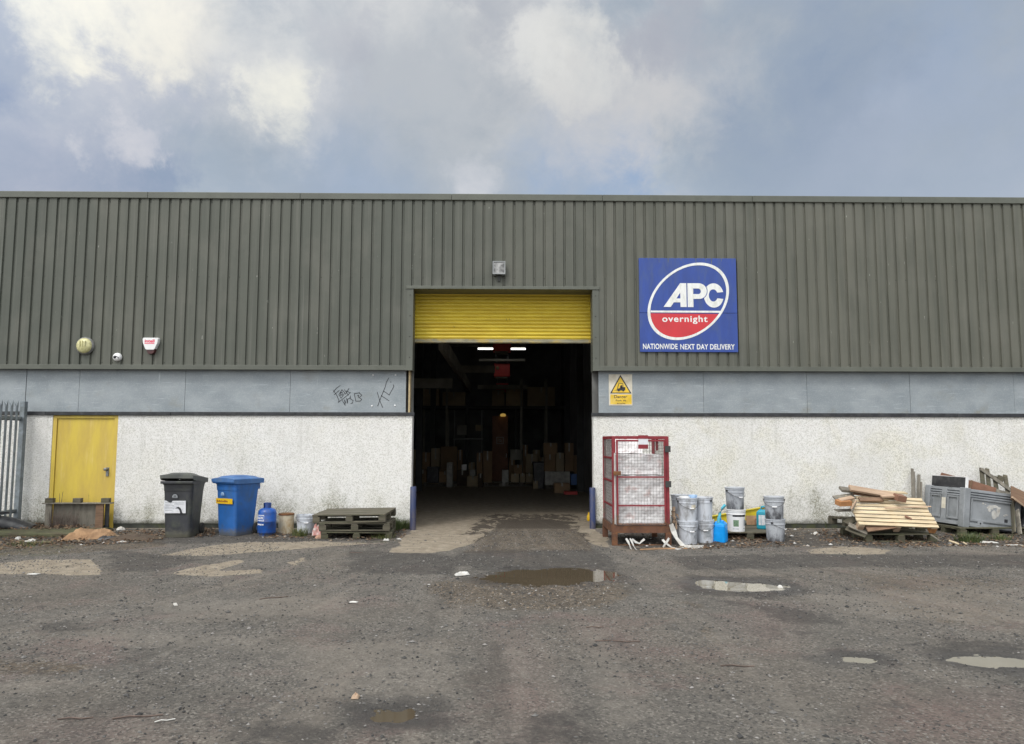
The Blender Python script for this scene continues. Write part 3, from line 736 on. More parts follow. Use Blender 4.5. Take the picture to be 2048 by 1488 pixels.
# ------------------------------------------------------------------ the warehouse
wh = thing('warehouse', 'long olive green warehouse with white roughcast base and open yellow roller door', 'warehouse')
YC = -.085                                # face of the cladding crowns
XL, XR = -16.0, 16.0
zroof = W(1024, 389, YC)[1]; zcap = W(1024, 401, YC)[1]
zcb = W(1024, 741, YC)[1]; zcb2 = W(1024, 733, YC)[1]
zs_top, zs_bot = W(1024, 825, -.03)[1], W(1024, 832, -.03)[1]
xo_l, xo_r = W(826, 650, YC)[0], W(1185, 650, YC)[0]      # clear opening between the jamb flashings
xw_l, xw_r = W(823, 940, 0)[0], W(1187.5, 940, 0)[0]      # white wall ends
zo = W(1024, 579, YC)[1]                                  # underside of the lintel flashing
def corrugated(x0, x1, z0, z1, mb, phase):
    pitch = .2; rec = [(0, YC), (.072, YC), (.081, YC+.030), (.118, YC+.030), (.127, YC), (.2, YC)]
    k0 = math.floor((x0-phase)/pitch)-1; pts = []
    x = phase + k0*pitch
    while x < x1+pitch:
        for dx, yy in rec[:-1]: pts.append((x-.1+dx, yy))
        x += pitch
    out = []
    for i in range(len(pts)-1):
        (a, ya), (b_, yb) = pts[i], pts[i+1]
        if b_ <= x0 or a >= x1: continue
        if a < x0: ya = ya+(yb-ya)*(x0-a)/(b_-a); a = x0
        if not out: out.append((a, ya))
        if b_ > x1: yb = ya+(yb-ya)*(x1-a)/(b_-a); b_ = x1
        out.append((b_, yb))
    vs = [(px_, py_, z0) for px_, py_ in out]+[(px_, py_, z1) for px_, py_ in out]; n = len(out)
    mb.add(vs, [(i, i+1, n+i+1, n+i) for i in range(n-1)])
phase = W(845.5, 540, YC)[0]
mb = MB()
corrugated(XL, xo_l-.12, zcb2, zcap, mb, phase)
corrugated(xo_r+.12, XR, zcb2, zcap, mb, phase)
corrugated(xo_l-.12, xo_r+.12, zo+.05, zcap, mb, phase)
# overlapping sheet edges every metre: a thin lip
k = math.floor((XL-phase)/.2)
i = 0
while phase + k*.2 < XR:
    x = phase+k*.2
    if i % 5 == 0:
        lo = zo+.05 if xo_l-.12 < x < xo_r+.12 else zcb2
        mb.box(x-.036, x-.031, YC-.003, YC+.002, lo, zcap-.002)
    if i % 3 != 2:
        for zz in (W(1024, 556, YC)[1], W(1024, 727, YC)[1], W(1024, 408, YC)[1]):
            if not (xo_l-.14 < x < xo_r+.14 and zz < zo+.1):
                mb.lathe([(.014, 0), (.012, .006), (.005, .012)], 6, T(x+.004, YC+.037, zz) @ RX(90), smooth=False, mi=1)
    k += 1; i += 1
mb.build('cladding', [M_clad, M_screw], wh)
mb = MB()
x = XL
while x < XR:
    x2 = min(x+3.0, XR); mb.box(x, x2-.004, YC-.03, .5, zcap-.005+random.uniform(-.002, .002), zroof); x = x2
mb.build('roof_capping', M_flash, wh, bevel=.008)
mb = MB()
mb.box(XL, xo_l-.115, YC-.012, .02, zcb, zcb2+.012); mb.box(xo_r+.115, XR, YC-.012, .02, zcb, zcb2+.012)
mb.build('drip_flashing', M_flash, wh, bevel=.004)
for s in (-1, 1):
    mb = MB(); xa = xo_l if s < 0 else xo_r
    mb.box(min(xa, xa+s*.125), max(xa, xa+s*.125), YC-.014, YC+.002, zcb-.003, zo+.005)
    mb.box(min(xa, xa+s*.012), max(xa, xa+s*.012), YC+.002, .24, zcb-.003, zo+.005)
    for zz in np.linspace(zcb+.25, zo-.12, 4): mb.lathe([(.012, 0), (.009, .006), (0.002, .008)], 6, T(xa+s*.06, YC-.014, zz) @ RX(90), mi=1)
    mb.build('jamb_flashing', [M_flash, M_screw], wh)
mb = MB(); mb.box(xo_l-.14, xo_r+.14, YC-.03, .46, zo, zo+.062)
mb.build('lintel_flashing', M_flash, wh, bevel=.006)
# grey sheets between cladding and base
joints_l = [XL]+[W(p, 785, .075)[0] for p in (-380, -155, 51, 158, 370, 580)]+[W(812, 785, .075)[0]]
joints_r = [W(1197, 785, .075)[0]]+[W(p, 785, .075)[0] for p in (1407, 1614, 1820, 2028, 2240)]+[XR]
for js in (joints_l, joints_r):
    for a, b_ in zip(js[:-1], js[1:]):
        mb = MB(); w_ = .012 if abs(a-W(51, 785, .075)[0]) < .01 else .003
        mb.box(a+w_, b_-.003, .075+random.uniform(0, .003), .12, zs_top-.02, zcb+.06)
        mb.build('band_panel', M_band, wh)
for (px_, py_) in ((746, 750), (791, 750), (744, 812), (790, 811)):   # pale rivets
    x, z = W(px_, py_, .075); MB().lathe([(.018, 0), (.013, .008), (.003, .010)], 8, T(x, .075, z) @ RX(90)).build('rivet', M_white, wh)
mb = MB()
mb.box(W(818, 785, .05)[0]-.012, W(818, 785, .05)[0]+.018, .06, .26, zs_top, zcb+.05)
mb.build('timber_edge', M_timber, wh)
for (a, b_) in ((XL, W(829, 828, -.03)[0]), (W(1183, 830, -.03)[0], XR)):
    mb = MB(); x = a
    while x < b_-.01:
        x2 = min(x+2.4, b_); mb.box(x, x2-.003, -.035+random.uniform(-.003, .003), .10, zs_bot+random.uniform(-.004, .004), zs_top+random.uniform(-.003, .003)); x = x2
    mb.build('sill', M_black, wh, bevel=.006)
# white base walls with a doorway on the left
xd0, xd1 = W(100.5, 930, 0)[0], W(232, 930, 0)[0]; zdoor = zs_bot-.005
mb = MB(); mb.box(XL, xd0, 0, .25, .09, zs_bot); mb.box(xd1, xw_l, 0, .25, .09, zs_bot)
mb.build('rendered_wall', M_rough, wh)
mb = MB(); mb.box(xw_r, XR, 0, .25, .09, zs_bot); mb.build('rendered_wall', M_rough, wh)
mb = MB(); mb.box(XL, xd0, .012, .24, -.12, .092); mb.box(xd1, xw_l-.02, .012, .24, -.12, .092); mb.box(xw_r+.02, XR, .012, .24, -.12, .092)
mb.build('plinth', M_plinth, wh)
# yellow side door
dr = MB(); fw = .075
dr.box(xd0+fw+.006, xd1-fw-.006, .035, .08, .05, zdoor-.07)
door = dr.build('side_door', M_ydoor, wh, bevel=.004)
mb = MB(); mb.box(xd0+.002, xd0+fw, .01, .12, 0, zdoor); mb.box(xd1-fw, xd1-.002, .01, .12, 0, zdoor); mb.box(xd0+fw, xd1-fw, .012, .12, zdoor-.062, zdoor)
mb.build('door_frame', M_ydoor, door, bevel=.004)
mb = MB(); hx, hz = W(215, 942, .03)
mb.box(hx-.028, hx+.028, .027, .035, hz-.10, hz+.07); mb.lathe([(.028, 0), (.034, .012), (.02, .03), (.018, .05), (.03, .055), (.03, .075), (.015, .08)], 14, T(hx-.012, .027, hz+.035) @ RX(90)); mb.box(hx-.02, hx+.022, .012, .027, hz-.095, hz-.035)
mb.build('handle', M_steel, door)
# roller shutter
zsh = W(1006, 685, .39)[1]
mb = MB(); z = zsh+.07; prof = []
while z < zo+.25:
    for k in range(7):
        a = PI*k/7; prof.append((.42-.020*math.sin(a)-.002, z+.074*k/7))
    prof.append((.42+.004, z+.0735)); z += .074
n = len(prof); xs0, xs1 = xo_l-.06, xo_r+.06
mb.add([(xs0, y, z) for y, z in prof]+[(xs1, y, z) for y, z in prof], [(i, n+i, n+i+1, i+1) for i in range(n-1)], smooth=False)
shut = mb.build('roller_shutter', M_yshut, wh)
mb = MB(); mb.box(xs0, xs1, .392, .445, zsh-.012, zsh+.07); mb.box(xs0, xs1, .375, .392, zsh+.0, zsh+.022); mb.build('bottom_bar', M_bottombar, shut, bevel=.004)
for (px_, py_) in ((907, 652), (1012, 637), (1018, 637)):
    x, z = W(px_, py_, .40); MB().tube([(x, .398, z), (x+.02, .397, z-.02), (x+.01, .398, z-.035)], .004, 4).build('scratch_mark', M_print, shut)
for s in (-1, 1):
    mb = MB(); xa = xo_l if s < 0 else xo_r
    mb.box(min(xa+s*.062, xa+s*.12), max(xa+s*.062, xa+s*.12), .34, .46, 0.0, zo)
    mb.build('guide_rail', M_dark, shut)
# shell: backing wall, roof, inner walls and steelwork, so that the inside is dark
yb = 20.0; xp = 2.75
mb = MB(); mb.box(XL, xw_l-.012, .25, .30, -.1, zroof-.1); mb.box(xw_r+.012, XR, .25, .30, -.1, zroof-.1); mb.box(xw_l-.012, xw_r+.012, .47, .50, zo+.07, zroof-.1)
mb.build('front_inner_wall', M_block, wh)
mb = MB(); mb.box(XL-.1, XL, .0, yb, -.1, zroof-.1); mb.build('end_wall', M_block, wh)
mb = MB(); mb.box(XR, XR+.1, .0, yb, -.1, zroof-.1); mb.build('end_wall', M_block, wh)
mb = MB(); mb.box(XL, XR, yb, yb+.2, -.1, zroof+1.2); mb.build('back_wall', M_block, wh)
mb = MB(); mb.box(xp, xp+.2, .3, yb, -.1, zroof-.2); mb.build('partition_wall', M_block, wh)
mb = MB()
mb.add([(XL-.2, -.05, zroof-.12), (XR+.2, -.05, zroof-.12), (XR+.2, 11, zroof+.7), (XL-.2, 11, zroof+.7), (XL-.2, yb+.2, zroof-.12), (XR+.2, yb+.2, zroof-.12),
        (XL-.2, -.05, zroof-.02), (XR+.2, -.05, zroof-.02), (XR+.2, 11, zroof+.8), (XL-.2, 11, zroof+.8), (XL-.2, yb+.2, zroof-.02), (XR+.2, yb+.2, zroof-.02)],
       [(0, 1, 2, 3)[::-1], (3, 2, 5, 4)[::-1], (6, 7, 8, 9), (9, 8, 11, 10), (0, 6, 9, 3), (1, 2, 8, 7), (0, 1, 7, 6), (4, 10, 11, 5), (3, 9, 10, 4), (2, 5, 11, 8)])
mb.build('roof', M_roofin, wh)
# long beam running back on the left with cross beams
zb = W(899, 705, 6.0)
xb = zb[0]
for j, (ya, yb2) in enumerate(((3.0, 19.5),)):
    mb = MB(); mb.box(xb-.05, xb+.05, ya, yb2, zb[1]-.28, zb[1]+.12)
    for q in np.arange(ya+.3, yb2, .55): mb.box(xb+.05, xb+.075, q, q+.12, zb[1]-.26, zb[1]+.10)
    mb.build('roof_beam', M_beam, wh)
for (px0, px1, py0, py1, yy) in ((920, 990, 731, 745, 10.0), (955, 1055, 770, 778, 16.0), (958, 1050, 718, 722, 14.0), (900, 1052, 688, 692, 13.0), (826, 905, 757, 776, 9.0)):
    a, b_ = W(px0, py1, yy), W(px1, py0, yy); mb = MB(); mb.box(a[0], b_[0], yy, yy+.12, a[1], b_[1]); mb.build('cross_beam', M_beam, wh)
for yy in (5.5, 10.5, 15.5):
    mb = MB(); mb.box(XL, xp, yy, yy+.2, zroof-.45, zroof-.12); mb.box(xp-.22, xp-.002, yy, yy+.2, 0, zroof-.12); mb.box(xp-5.6, xp-5.4, yy, yy+.2, 0, zroof-.3); mb.build('portal_frame', M_dark, wh)
# marker scrawl on the grey band
def scr(strokes, name):
    mb = MB()
    for st in strokes:
        pts = [W(620+a/8.533, 720+b_/8.533, .072) for a, b_ in st]
        for (x0, z0), (x1, z1) in zip(pts[:-1], pts[1:]):
            d = Vector((x1-x0, 0, z1-z0)); L = d.length; d.normalize(); u = Vector((-d.z, 0, d.x))*.0052; e = d*.004
            a, b_ = Vector((x0, .0732, z0))-e, Vector((x1, .0732, z1))+e
            mb.add([a-u, b_-u, b_+u, a+u], [(0, 1, 2, 3)])
    o = mb.build(name, M_graf, wh)
scr([[(395,548),(450,480),(515,435)], [(400,520),(455,600),(495,690),(482,722)], [(412,592),(495,520)], [(482,722),(590,640),(690,556)],
     [(492,590),(545,505),(592,560),(530,652),(492,590)], [(520,605),(522,560),(548,545),(552,590),(528,600)], [(585,505),(625,560),(655,600)], [(600,585),(665,485)], [(615,525),(688,560)],
     [(552,690),(598,770),(590,680),(612,735)], [(620,650),(640,735),(640,670),(690,640)], [(690,610),(680,655),(735,690),(725,735),(695,740)],
     [(755,575),(835,560),(885,600),(840,640),(882,668),(860,700),(780,702),(755,575)], [(805,610),(828,600),(826,640)], [(840,555),(846,565)]], 'graffiti')
scr([[(1148,550),(1185,680),(1240,812)], [(1155,785),(1220,610),(1275,480),(1305,375),(1345,305)], [(1215,607),(1350,697)], [(1255,528),(1350,597),(1432,450),(1420,420)], [(1370,375),(1385,378)]], 'graffiti')

# ------------------------------------------------------------------ things fixed to the front
# round bulkhead light
x, z = W(171.5, 692, YC)
t = thing('bulkhead_light', 'round yellowed bulkhead light on the green cladding above the yellow door', 'wall light', (x, YC, z))
MB().lathe([(.172, 0), (.172, .035), (.150, .055)], 28, RX(90)).build('rim', M_lampgrey, t)
MB().lathe([(.148, .05), (.142, .075), (.115, .10), (.06, .118), (.004, .123)], 28, RX(90), cap0=False).build('glass_dome', M_cream, t)
mb = MB()
for k in (-.05, 0, .05): mb.box(k-.006, k+.006, -.135, -.115, -.02, .09)
mb.build('moulded_rib', M_cream, t)
# dome camera
x, z = W(236, 714.5, YC)
t = thing('dome_camera', 'small white round security camera on the green cladding', 'camera', (x, YC, z))
MB().lathe([(.082, 0), (.082, .03), (.074, .055), (.05, .075), (.03, .08)], 24, RX(90)).build('housing', M_alarmw, t)
MB().lathe([(.028, .079), (.028, .086), (.01, .095)], 14, T(-.022, 0, -.004) @ RX(90)).build('lens', M_blackplas, t)
mb = MB()
for k in range(3): mb.lathe([(.009, .074), (.008, .084), (.003, .086)], 8, T(.012+.018*k, 0, .008-.012*k) @ RX(90))
mb.build('infrared_led', M_blackplas, t)
# alarm box
x, z = W(304, 690, YC)
t = thing('alarm_box', 'white shield shaped alarm box with red lettering on the green cladding', 'alarm box', (x, YC, z))
def alarm_sec(y, s): return [(px_*s, y, pz_*s) for px_, pz_ in ((-.155, .115), (-.14, .135), (.14, .135), (.155, .115), (.145, .03), (.095, -.085), (.07, -.105), (-.07, -.105), (-.095, -.085), (-.145, .03))][::-1]
MB().loft([alarm_sec(0, 1.0), alarm_sec(-.06, 1.0), alarm_sec(-.085, .94)]).build('cover', M_alarmw, t)
mb = MB(); mb.loft([[(a, -.002, b_) for a, b_ in ((-.08, -.105), (.1, -.085), (.075, -.16), (.04, -.185), (-.04, -.185))][::-1], [(a*.9, -.07, b_) for a, b_ in ((-.08, -.107), (.1, -.087), (.075, -.155), (.04, -.178), (-.04, -.178))][::-1]])
mb.build('strobe_lens', M_alarmred, t)
text_mesh('lettering', 'intell', -.105, .085, .035, .10, -.0835, M_alarmtext, t, bold=.04)
MB().box(-.105, .085, -.0865, -.0835, .012, .026).build('red_underline', M_alarmtext, t)
# floodlight over the door
x, z = W(998, 537, YC)
t = thing('floodlight', 'square grey floodlight on the cladding over the roller door', 'floodlight', (x, YC, z))
MB().loft([[(a*.09, 0, b_*.09) for a, b_ in ((-1, -1), (-1, 1), (1, 1), (1, -1))], [(a*.12, -.10, b_*.13-.01) for a, b_ in ((-1, -1), (-1, 1), (1, 1), (1, -1))]]).build('housing', M_lampgrey, t)
MB().ring([(-.125, .12), (.125, .12), (.125, -.14), (-.125, -.14)], [(-.105, .10), (.105, .10), (.105, -.12), (-.105, -.12)], -.125, -.099).build('bezel', M_steel, t)
MB().box(-.105, .105, -.112, -.101, -.12, .10).build('glass', M_glass, t)
for s_ in (-1, 1): MB().box(s_*.09-.015, s_*.09+.015, -.10, .0, -.165, -.142).build('bracket', M_dark, t)
MB().box(-.02, .02, -.03, .03, -.26, -.15).build('cable_box', M_dark, t)

# big company sign; u,v run over the enlarged crop of the photo
sx0, sz1 = W(1277.5, 516, YC-.03); sx1, sz0 = W(1476.5, 704.5, YC-.03)
sign = thing('company_sign', 'large square blue sign reading APC overnight on the green cladding', 'sign', (sx0, YC-.004, sz0))
sw, sh = sx1-sx0, sz1-sz0
U = lambda X, Y: ((X-118)/1347*sw, (1375-Y)/1270*sh)
seam = U(0, 850)[1]
th = .03
MB().box(0, sw, -th, 0, seam+.003, sh).build('sign_panel', M_signblue, sign, bevel=.004)
MB().box(0, sw, -th, 0, 0, seam-.003).build('sign_panel', M_signblue, sign, bevel=.004)
ecx, ecy, ea, eb, ec = 793, 690, 565.**2, 90000., 525.**2
l11 = math.sqrt(ea); l21 = eb/l11; l22 = math.sqrt(ec-l21*l21)
def ell(s, n=96):
    out = []
    for i in range(n):
        a = 2*PI*i/n; p, q = s*math.cos(a), s*math.sin(a)
        out.append(U(ecx+l11*p, ecy-(l21*p+l22*q)))
    return out
MB().ring(ell(1.0), ell(.932), -th-.004, -th).build('oval_outline', M_signwhite, sign)
inner = ell(.93, 160)
zr = U(0, 850)[1]-.004
low = [p for p in inner if p[1] <= zr]
low.sort(key=lambda p: math.atan2(p[1]-zr-.05, p[0]-sw*.45))
MB().prism(low, -th-.002, -th).build('red_field', M_signred, sign)
zb0, zb1 = U(0, 845)[1], U(0, 819)[1]
ins = [p for p in inner if zb0-.02 < p[1] < zb1+.02]; bxl = min(p[0] for p in ins); bxr = max(p[0] for p in ins)
MB().box(bxl+.004, bxr-.012, -th-.0035, -th, zb0, zb1).build('white_bar', M_signwhite, sign)
lm = MB()
for poly in ([(450,770),(683,447),(683,575),(548,770)], [(683,447),(768,447),(768,770),(683,770)], [(592,707),(628,655),(682.5,655),(682.5,707)], ):
    lm.prism([U(*p) for p in poly], -th-.006, -th)
lm.build('letter', M_signwhite, sign)
def bowl(cx, cy_0, rx, ry, x0, n=18):
    return [(x0, cy_0-ry)] + [(cx+rx*math.sin(PI*k/n), cy_0-ry*math.cos(PI*k/n)) for k in range(n+1)] + [(x0, cy_0+ry)]
bo = bowl(942, 553, 108, 106, 862.5); bi = bowl(930, 556, 38, 38, 862.5)
lm = MB(); lm.prism([U(*p) for p in [(783,447),(862,447),(862,770),(783,770)]], -th-.006, -th)
lm.ring([U(*p) for p in bo], [U(*p) for p in bi], -th-.006, -th, closed=False)
lm.build('letter', M_signwhite, sign)
bq = bowl(942, 553, 118, 116, 870)
MB().ring([U(*p) for p in bq[2:-2]], [U(*p) for p in bo[2:-2]], -th-.0045, -th, closed=False).build('letter_outline', M_signblue, sign)
lm = MB(); oc, ic = [], []
for k in range(33):
    a = R(16.5 + (343.5-16.5)*k/32)
    oc.append(U(1145+137*math.cos(a), 611-165*math.sin(a))); 
    a2 = R(28 + (332-28)*k/32); ic.append(U(1139+62*math.cos(a2), 611-83*math.sin(a2)))
lm.ring(oc, ic, -th-.003, -th, closed=False); lm.build('letter', M_signwhite, sign)
a, b_ = U(428, 972), U(1052, 885)
text_mesh('lettering', 'overnight', a[0], b_[0], U(0, 998)[1], b_[1], -th-.002, M_signwhite, sign, bold=.020, space=1.14)
a, b_ = U(158, 1338), U(632, 1264); text_mesh('lettering', 'NATIONWIDE', a[0], b_[0], a[1], b_[1], -th, M_signwhite, sign, bold=.022, space=1.06)
a, b_ = U(670, 1340), U(1418, 1268); text_mesh('lettering', 'NEXT DAY DELIVERY', a[0], b_[0], a[1], b_[1], -th, M_signwhite, sign, bold=.022, space=1.06)
for (X, w_, L) in ((520, 9, 60), (700, 6, 40), (905, 8, 55), (1040, 5, 35), (1120, 10, 90), (395, 5, 60), (250, 6, 30), (1260, 6, 40)):
    x0, z0 = U(X, 106); x1, _ = U(X+w_, 0); zt = U(0, 106+L)[1]
    MB().add([(x0, -th-.0008, z0), (x1, -th-.0008, z0), ((x0+x1)/2+.002, -th-.0008, zt), ((x0+x1)/2-.003, -th-.0008, zt)], [(0, 3, 2, 1)]).build('algae_streak', M_moss, sign)
# forklift warning sign
wx0, wz1 = W(1217.5, 748.5, .065); wx1, wz0 = W(1265, 811, .065); ww, wh_ = wx1-wx0, wz1-wz0
ws = thing('warning_sign', 'white and yellow forklift danger sign on the grey band right of the door', 'sign', (wx0, .074, wz0))
V = lambda X, Y: ((X-285)/785*ww, (1262-Y)/1052*wh_)
MB().box(0, ww, -.006, 0, 0, wh_).build('sign_panel', M_warnw, ws)
MB().prism([V(675, 225), V(325, 858), V(1045, 858)], -.0075, -.006).build('black_triangle', M_print, ws)
MB().prism([V(675, 300), V(385, 826), V(985, 826)], -.009, -.0075).build('yellow_triangle', M_warny, ws)
a, b_ = V(330, 1225), V(1045, 890); MB().box(a[0], b_[0], -.008, -.006, a[1], b_[1]).build('yellow_field', M_warny, ws)
mb = MB()
for poly in ([(470,745),(545,738),(545,752),(470,757)], [(545,770),(560,690),(620,490),(640,495),(580,700),(570,770)], [(575,740),(590,690),(640,680),(720,640),(835,645),(835,745),(790,760),(600,760)],
             [(640,500),(755,515),(755,532),(640,520)], [(745,530),(760,530),(770,640),(752,640)], [(660,680),(665,610),(700,570),(735,590),(740,650),(720,680)]):
    mb.prism([V(*p) for p in poly], -.0105, -.009)
for (X, r) in ((615, 36), (765, 36)):
    mb.prism([(V(X, 755)[0]+r/785*ww*math.cos(k*PI/8), V(X, 755)[1]+r/1052*wh_*math.sin(k*PI/8)) for k in range(16)], -.0112, -.0106)
mb.build('forklift_symbol', M_print, ws)
for txt, X0, X1, Y0, Y1 in (('Danger', 462, 895, 1050, 912), ('Fork lift', 515, 860, 1125, 1062), ('trucks', 545, 830, 1215, 1158)):
    a, b_ = V(X0, Y0), V(X1, Y1); text_mesh('lettering', txt, a[0], b_[0], a[1], b_[1], -.008, M_print, ws, bold=.015, ext=.0012)

# ------------------------------------------------------------------ palisade fence on the far left, running from the wall to the camera
xf = W(37, 950, -.15)[0]
fe = thing('palisade_fence', 'grey steel palisade fence running out from the wall at far left', 'fence', (xf, 0, 0))
zf = W(40, 803, -.12)[1]
MB().box(-.035, .055, -.18, -.08, -.02, zf).build('post', M_galv, fe, bevel=.004)
mb = MB(); mb.box(-.035, .055, -2.93, -2.83, -.02, zf); mb.build('post', M_galv, fe, bevel=.004)
for zz in (zf-.32, .35):
    mb = MB(); mb.box(-.025, .02, -3.4, -.18, zz-.025, zz+.025); mb.box(-.025, -.02, -3.4, -.18, zz-.05, zz-.025); mb.build('rail', M_galv, fe)
for k in range(20):
    y = -.34-.150*k
    if -2.95 < y < -2.80: continue
    prof = [(-.034, -.012), (-.017, .004), (0, .012), (.017, .004), (.034, -.012)]
    mb = MB(); vs = []
    for zz in (.06, zf-.12): vs += [(.026+b_, y+a, zz) for a, b_ in prof]
    mb.add(vs, [(i, i+1, 6+i, 5+i) for i in range(4)])
    tip = [(-.034, .03, 0.02), (-.017, .05, .10), (0, .012, .13), (.017, .05, .10), (.034, .03, .02)]
    b0 = [(.026+b_, y+a, zf-.12) for a, b_ in prof]; t0 = [(.026+prof[i][1]+(-.035 if i in (0, 4) else .0), y+prof[i][0]*1.15, zf-.12+(.10 if i in (0, 4) else .13 if i == 2 else .03)) for i in range(5)]
    mb.add(b0+t0, [(i, i+1, 6+i, 5+i) for i in range(4)])
    o = mb.build('pale', M_galv, fe); sm = o.modifiers.new('thick', 'SOLIDIFY'); sm.thickness = .004

# ------------------------------------------------------------------ bollards
for i, (px_, py_, top, lab) in enumerate(((825.5, 1060, 973, 'blue steel bollard at the left side of the roller door'), (1185.5, 1057, 975, 'blue steel bollard between the roller door and the red cage'))):
    x, y = G(px_, py_); z = W(px_, top, y)[1]
    b_ = thing('bollard', lab, 'bollard', (x, y, -.01), group='blue bollards beside the roller door')
    MB().lathe([(.058, 0), (.058, z), (.052, z+.008), (.045, z+.008), (.045, z-.02)], 20).build('post', M_bollard, b_)
    MB().lathe([(.0455, z-.03), (.044, z-.012)], 16).build('fill', M_plinth, b_)

# ------------------------------------------------------------------ wheelie bins
def wheelie(name, label, x, y, rz, mb_, ml, tilt, group):
    t = thing(name, label, 'wheelie bin', (x, y, 0), R(rz), group)
    b = MB()
    secs = [rrect(.46, .50, .06, .0, cy=-.04), rrect(.47, .52, .06, .05, cy=-.04), rrect(.53, .64, .06, .78, cy=-.02), rrect(.555, .68, .05, .90, cy=-.01), rrect(.56, .69, .05, .905, cy=-.01), rrect(.575, .71, .05, .91, cy=-.015), rrect(.585, .73, .05, .965, cy=-.02),
            rrect(.545, .69, .05, .965, cy=-.02), rrect(.53, .66, .05, .80, cy=-.02)]
    b.loft(secs, smooth=False); body = b.build('body', mb_, t, bevel=.006)
    MB().box(-.30, .30, -.42, -.37, .925, .972).build('front_lip', mb_, body, bevel=.01)
    for s in (-1, 1): MB().box(s*.165-.035, s*.165+.035, .30, .40, .80, .95).build('hinge_lug', mb_, body, bevel=.01)
    # lid: a shallow vaulted tray hinged at the back
    Ml = T(0, .36, .975) @ RX(-tilt)
    nx, ny_ = 12, 14; top, bot = [], []
    for j in range(ny_+1):
        v = j/ny_; yy = -.80*(1-v)+.03*v
        for i in range(nx+1):
            u = i/nx*2-1; w_ = .305
            zz = .022+.050*(1-abs(u)**3)*math.sin(PI*min(max(v*.92+.06, 0), 1))**.6 + (.014 if abs(u) < .55 and .12 < v < .86 else 0)
            top.append((u*w_, yy, zz)); bot.append((u*w_*.985, yy+.004, zz-.03 if .04 < v and abs(u) < .98 else (-.062 if v > .02 else -.03)))
    n = nx+1; fs = [(j*n+i, j*n+i+1, (j+1)*n+i+1, (j+1)*n+i) for j in range(ny_) for i in range(nx)]
    L = MB(); L.add(top, fs, Ml, False); L.add(bot, [f[::-1] for f in fs], Ml, False)
    edge = [i for i in range(n)] + [j*n+nx for j in range(1, ny_+1)] + [ny_*n+i for i in range(nx-1, -1, -1)] + [j*n for j in range(ny_-1, 0, -1)]
    q = len(edge); L.add([top[i] for i in edge]+[bot[i] for i in edge], [(k, q+k, q+(k+1) % q, (k+1) % q) for k in range(q)], Ml)
    lid = L.build('lid', ml, t)
    mb = MB(); mb.tube([(-.24, .37, .93), (-.24, .43, .97), (.24, .43, .97), (.24, .37, .93)], .016, 8); mb.build('handle', mb_, t)
    for s in (-1, 1):
        wl = MB(); prof = [(.035, -.025), (.092, -.025), (.10, -.016), (.10, .016), (.092, .025), (.035, .025)]
        wl.lathe(prof, 22, T(s*.255, .27, .10) @ RY(90)); w_ = wl.build('wheel', M_rubber, t)
        MB().lathe([(.05, -.029), (.045, -.031), (.02, -.02), (.02, .02), (.045, .031), (.05, .029)], 14, T(s*.255, .27, .10) @ RY(90)).build('hub', mb_, w_)
    return t
def on_front(t, z): return -.30-.06*(z/.9)       # y of the sloping front face at height z
gx, gy = G(352, 1075)
bk = wheelie('wheelie_bin', 'charcoal black wheelie bin with torn white notice', gx, gy+.28, 2, M_binblack, M_binblack_lid, 5.5, 'wheelie bins in front of the white wall')
Ms = Matrix.Translation((0, -.302, 0)) @ RX(5.3)
def stick(mb): return mb
mb = MB(); mb.prism([(-.235, .42), (-.235, .64), (-.20, .64), (-.15, .61), (-.11, .59), (-.085, .625), (-.08, .635), (.16, .635), (.16, .42)], -.004, -.001, Ms); mb.build('notice', M_paper, bk)
mb = MB(); mb.prism([(-.03, .50), (0, .525), (.03, .53), (.065, .51), (.085, .47), (.10, .425), (.12, .415), (.06, .415), (.05, .46), (.03, .495), (.0, .505)], -.006, -.0042, Ms); mb.build('bird_shape', M_print, bk)
mb = MB()
for k in range(6):
    mb.box(-.215, -.05-.03*(k % 2), -.0052, -.0042, .605-.027*k-.004, .605-.027*k+.003, Ms)
for k in range(2): mb.box(-.05, .13, -.0052, -.0042, .60-.022*k-.003, .60-.022*k+.003, Ms)
mb.build('small_print', M_greyprint, bk)
def crest(t, x0, z0, s, m_, Mx):
    mb = MB(); mb.ring([(x0+s*math.cos(PI*k/12), z0+s*.95*math.sin(PI*k/12)) for k in range(13)], [(x0+s*.68*math.cos(PI*k/12), z0+s*.62*math.sin(PI*k/12)) for k in range(13)], -.004, -.001, Mx, closed=False)
    for k in (-.45, 0, .45): mb.box(x0+k*s-.006, x0+k*s+.006, -.004, -.001, z0, z0+s*.55, Mx)
    mb.box(x0-s, x0+s, -.004, -.001, z0-.3*s, z0-.12*s, Mx); mb.build('council_crest', m_, t)
crest(bk, -.04, .70, .05, M_greyprint, Ms)
gx, gy = G(459, 1072)
bb = wheelie('wheelie_bin', 'blue wheelie bin with yellow sticker beside the gas cylinder', gx+.03, gy+.30, -27, M_binblue, M_binblue_lid, 0.5, 'wheelie bins in front of the white wall')
mb = MB(); mb.box(-.235, .20, -.004, -.001, .565, .66, Ms); ys = mb.build('yellow_sticker', M_ystick, bb)
mb = MB(); r_ = random.Random(2); x = -.21
while x < .08:
    w_ = r_.uniform(.012, .03); mb.box(x, x+w_, -.0055, -.0045, .595, .595+r_.uniform(.02, .04), Ms); x += w_+.006
mb.build('small_print', M_redprint, ys)
crest(bb, -.06, .73, .045, M_bluegrey, Ms)

bk.scale = (.93, .90, 1.0); bb.scale = (.91, .86, .99)
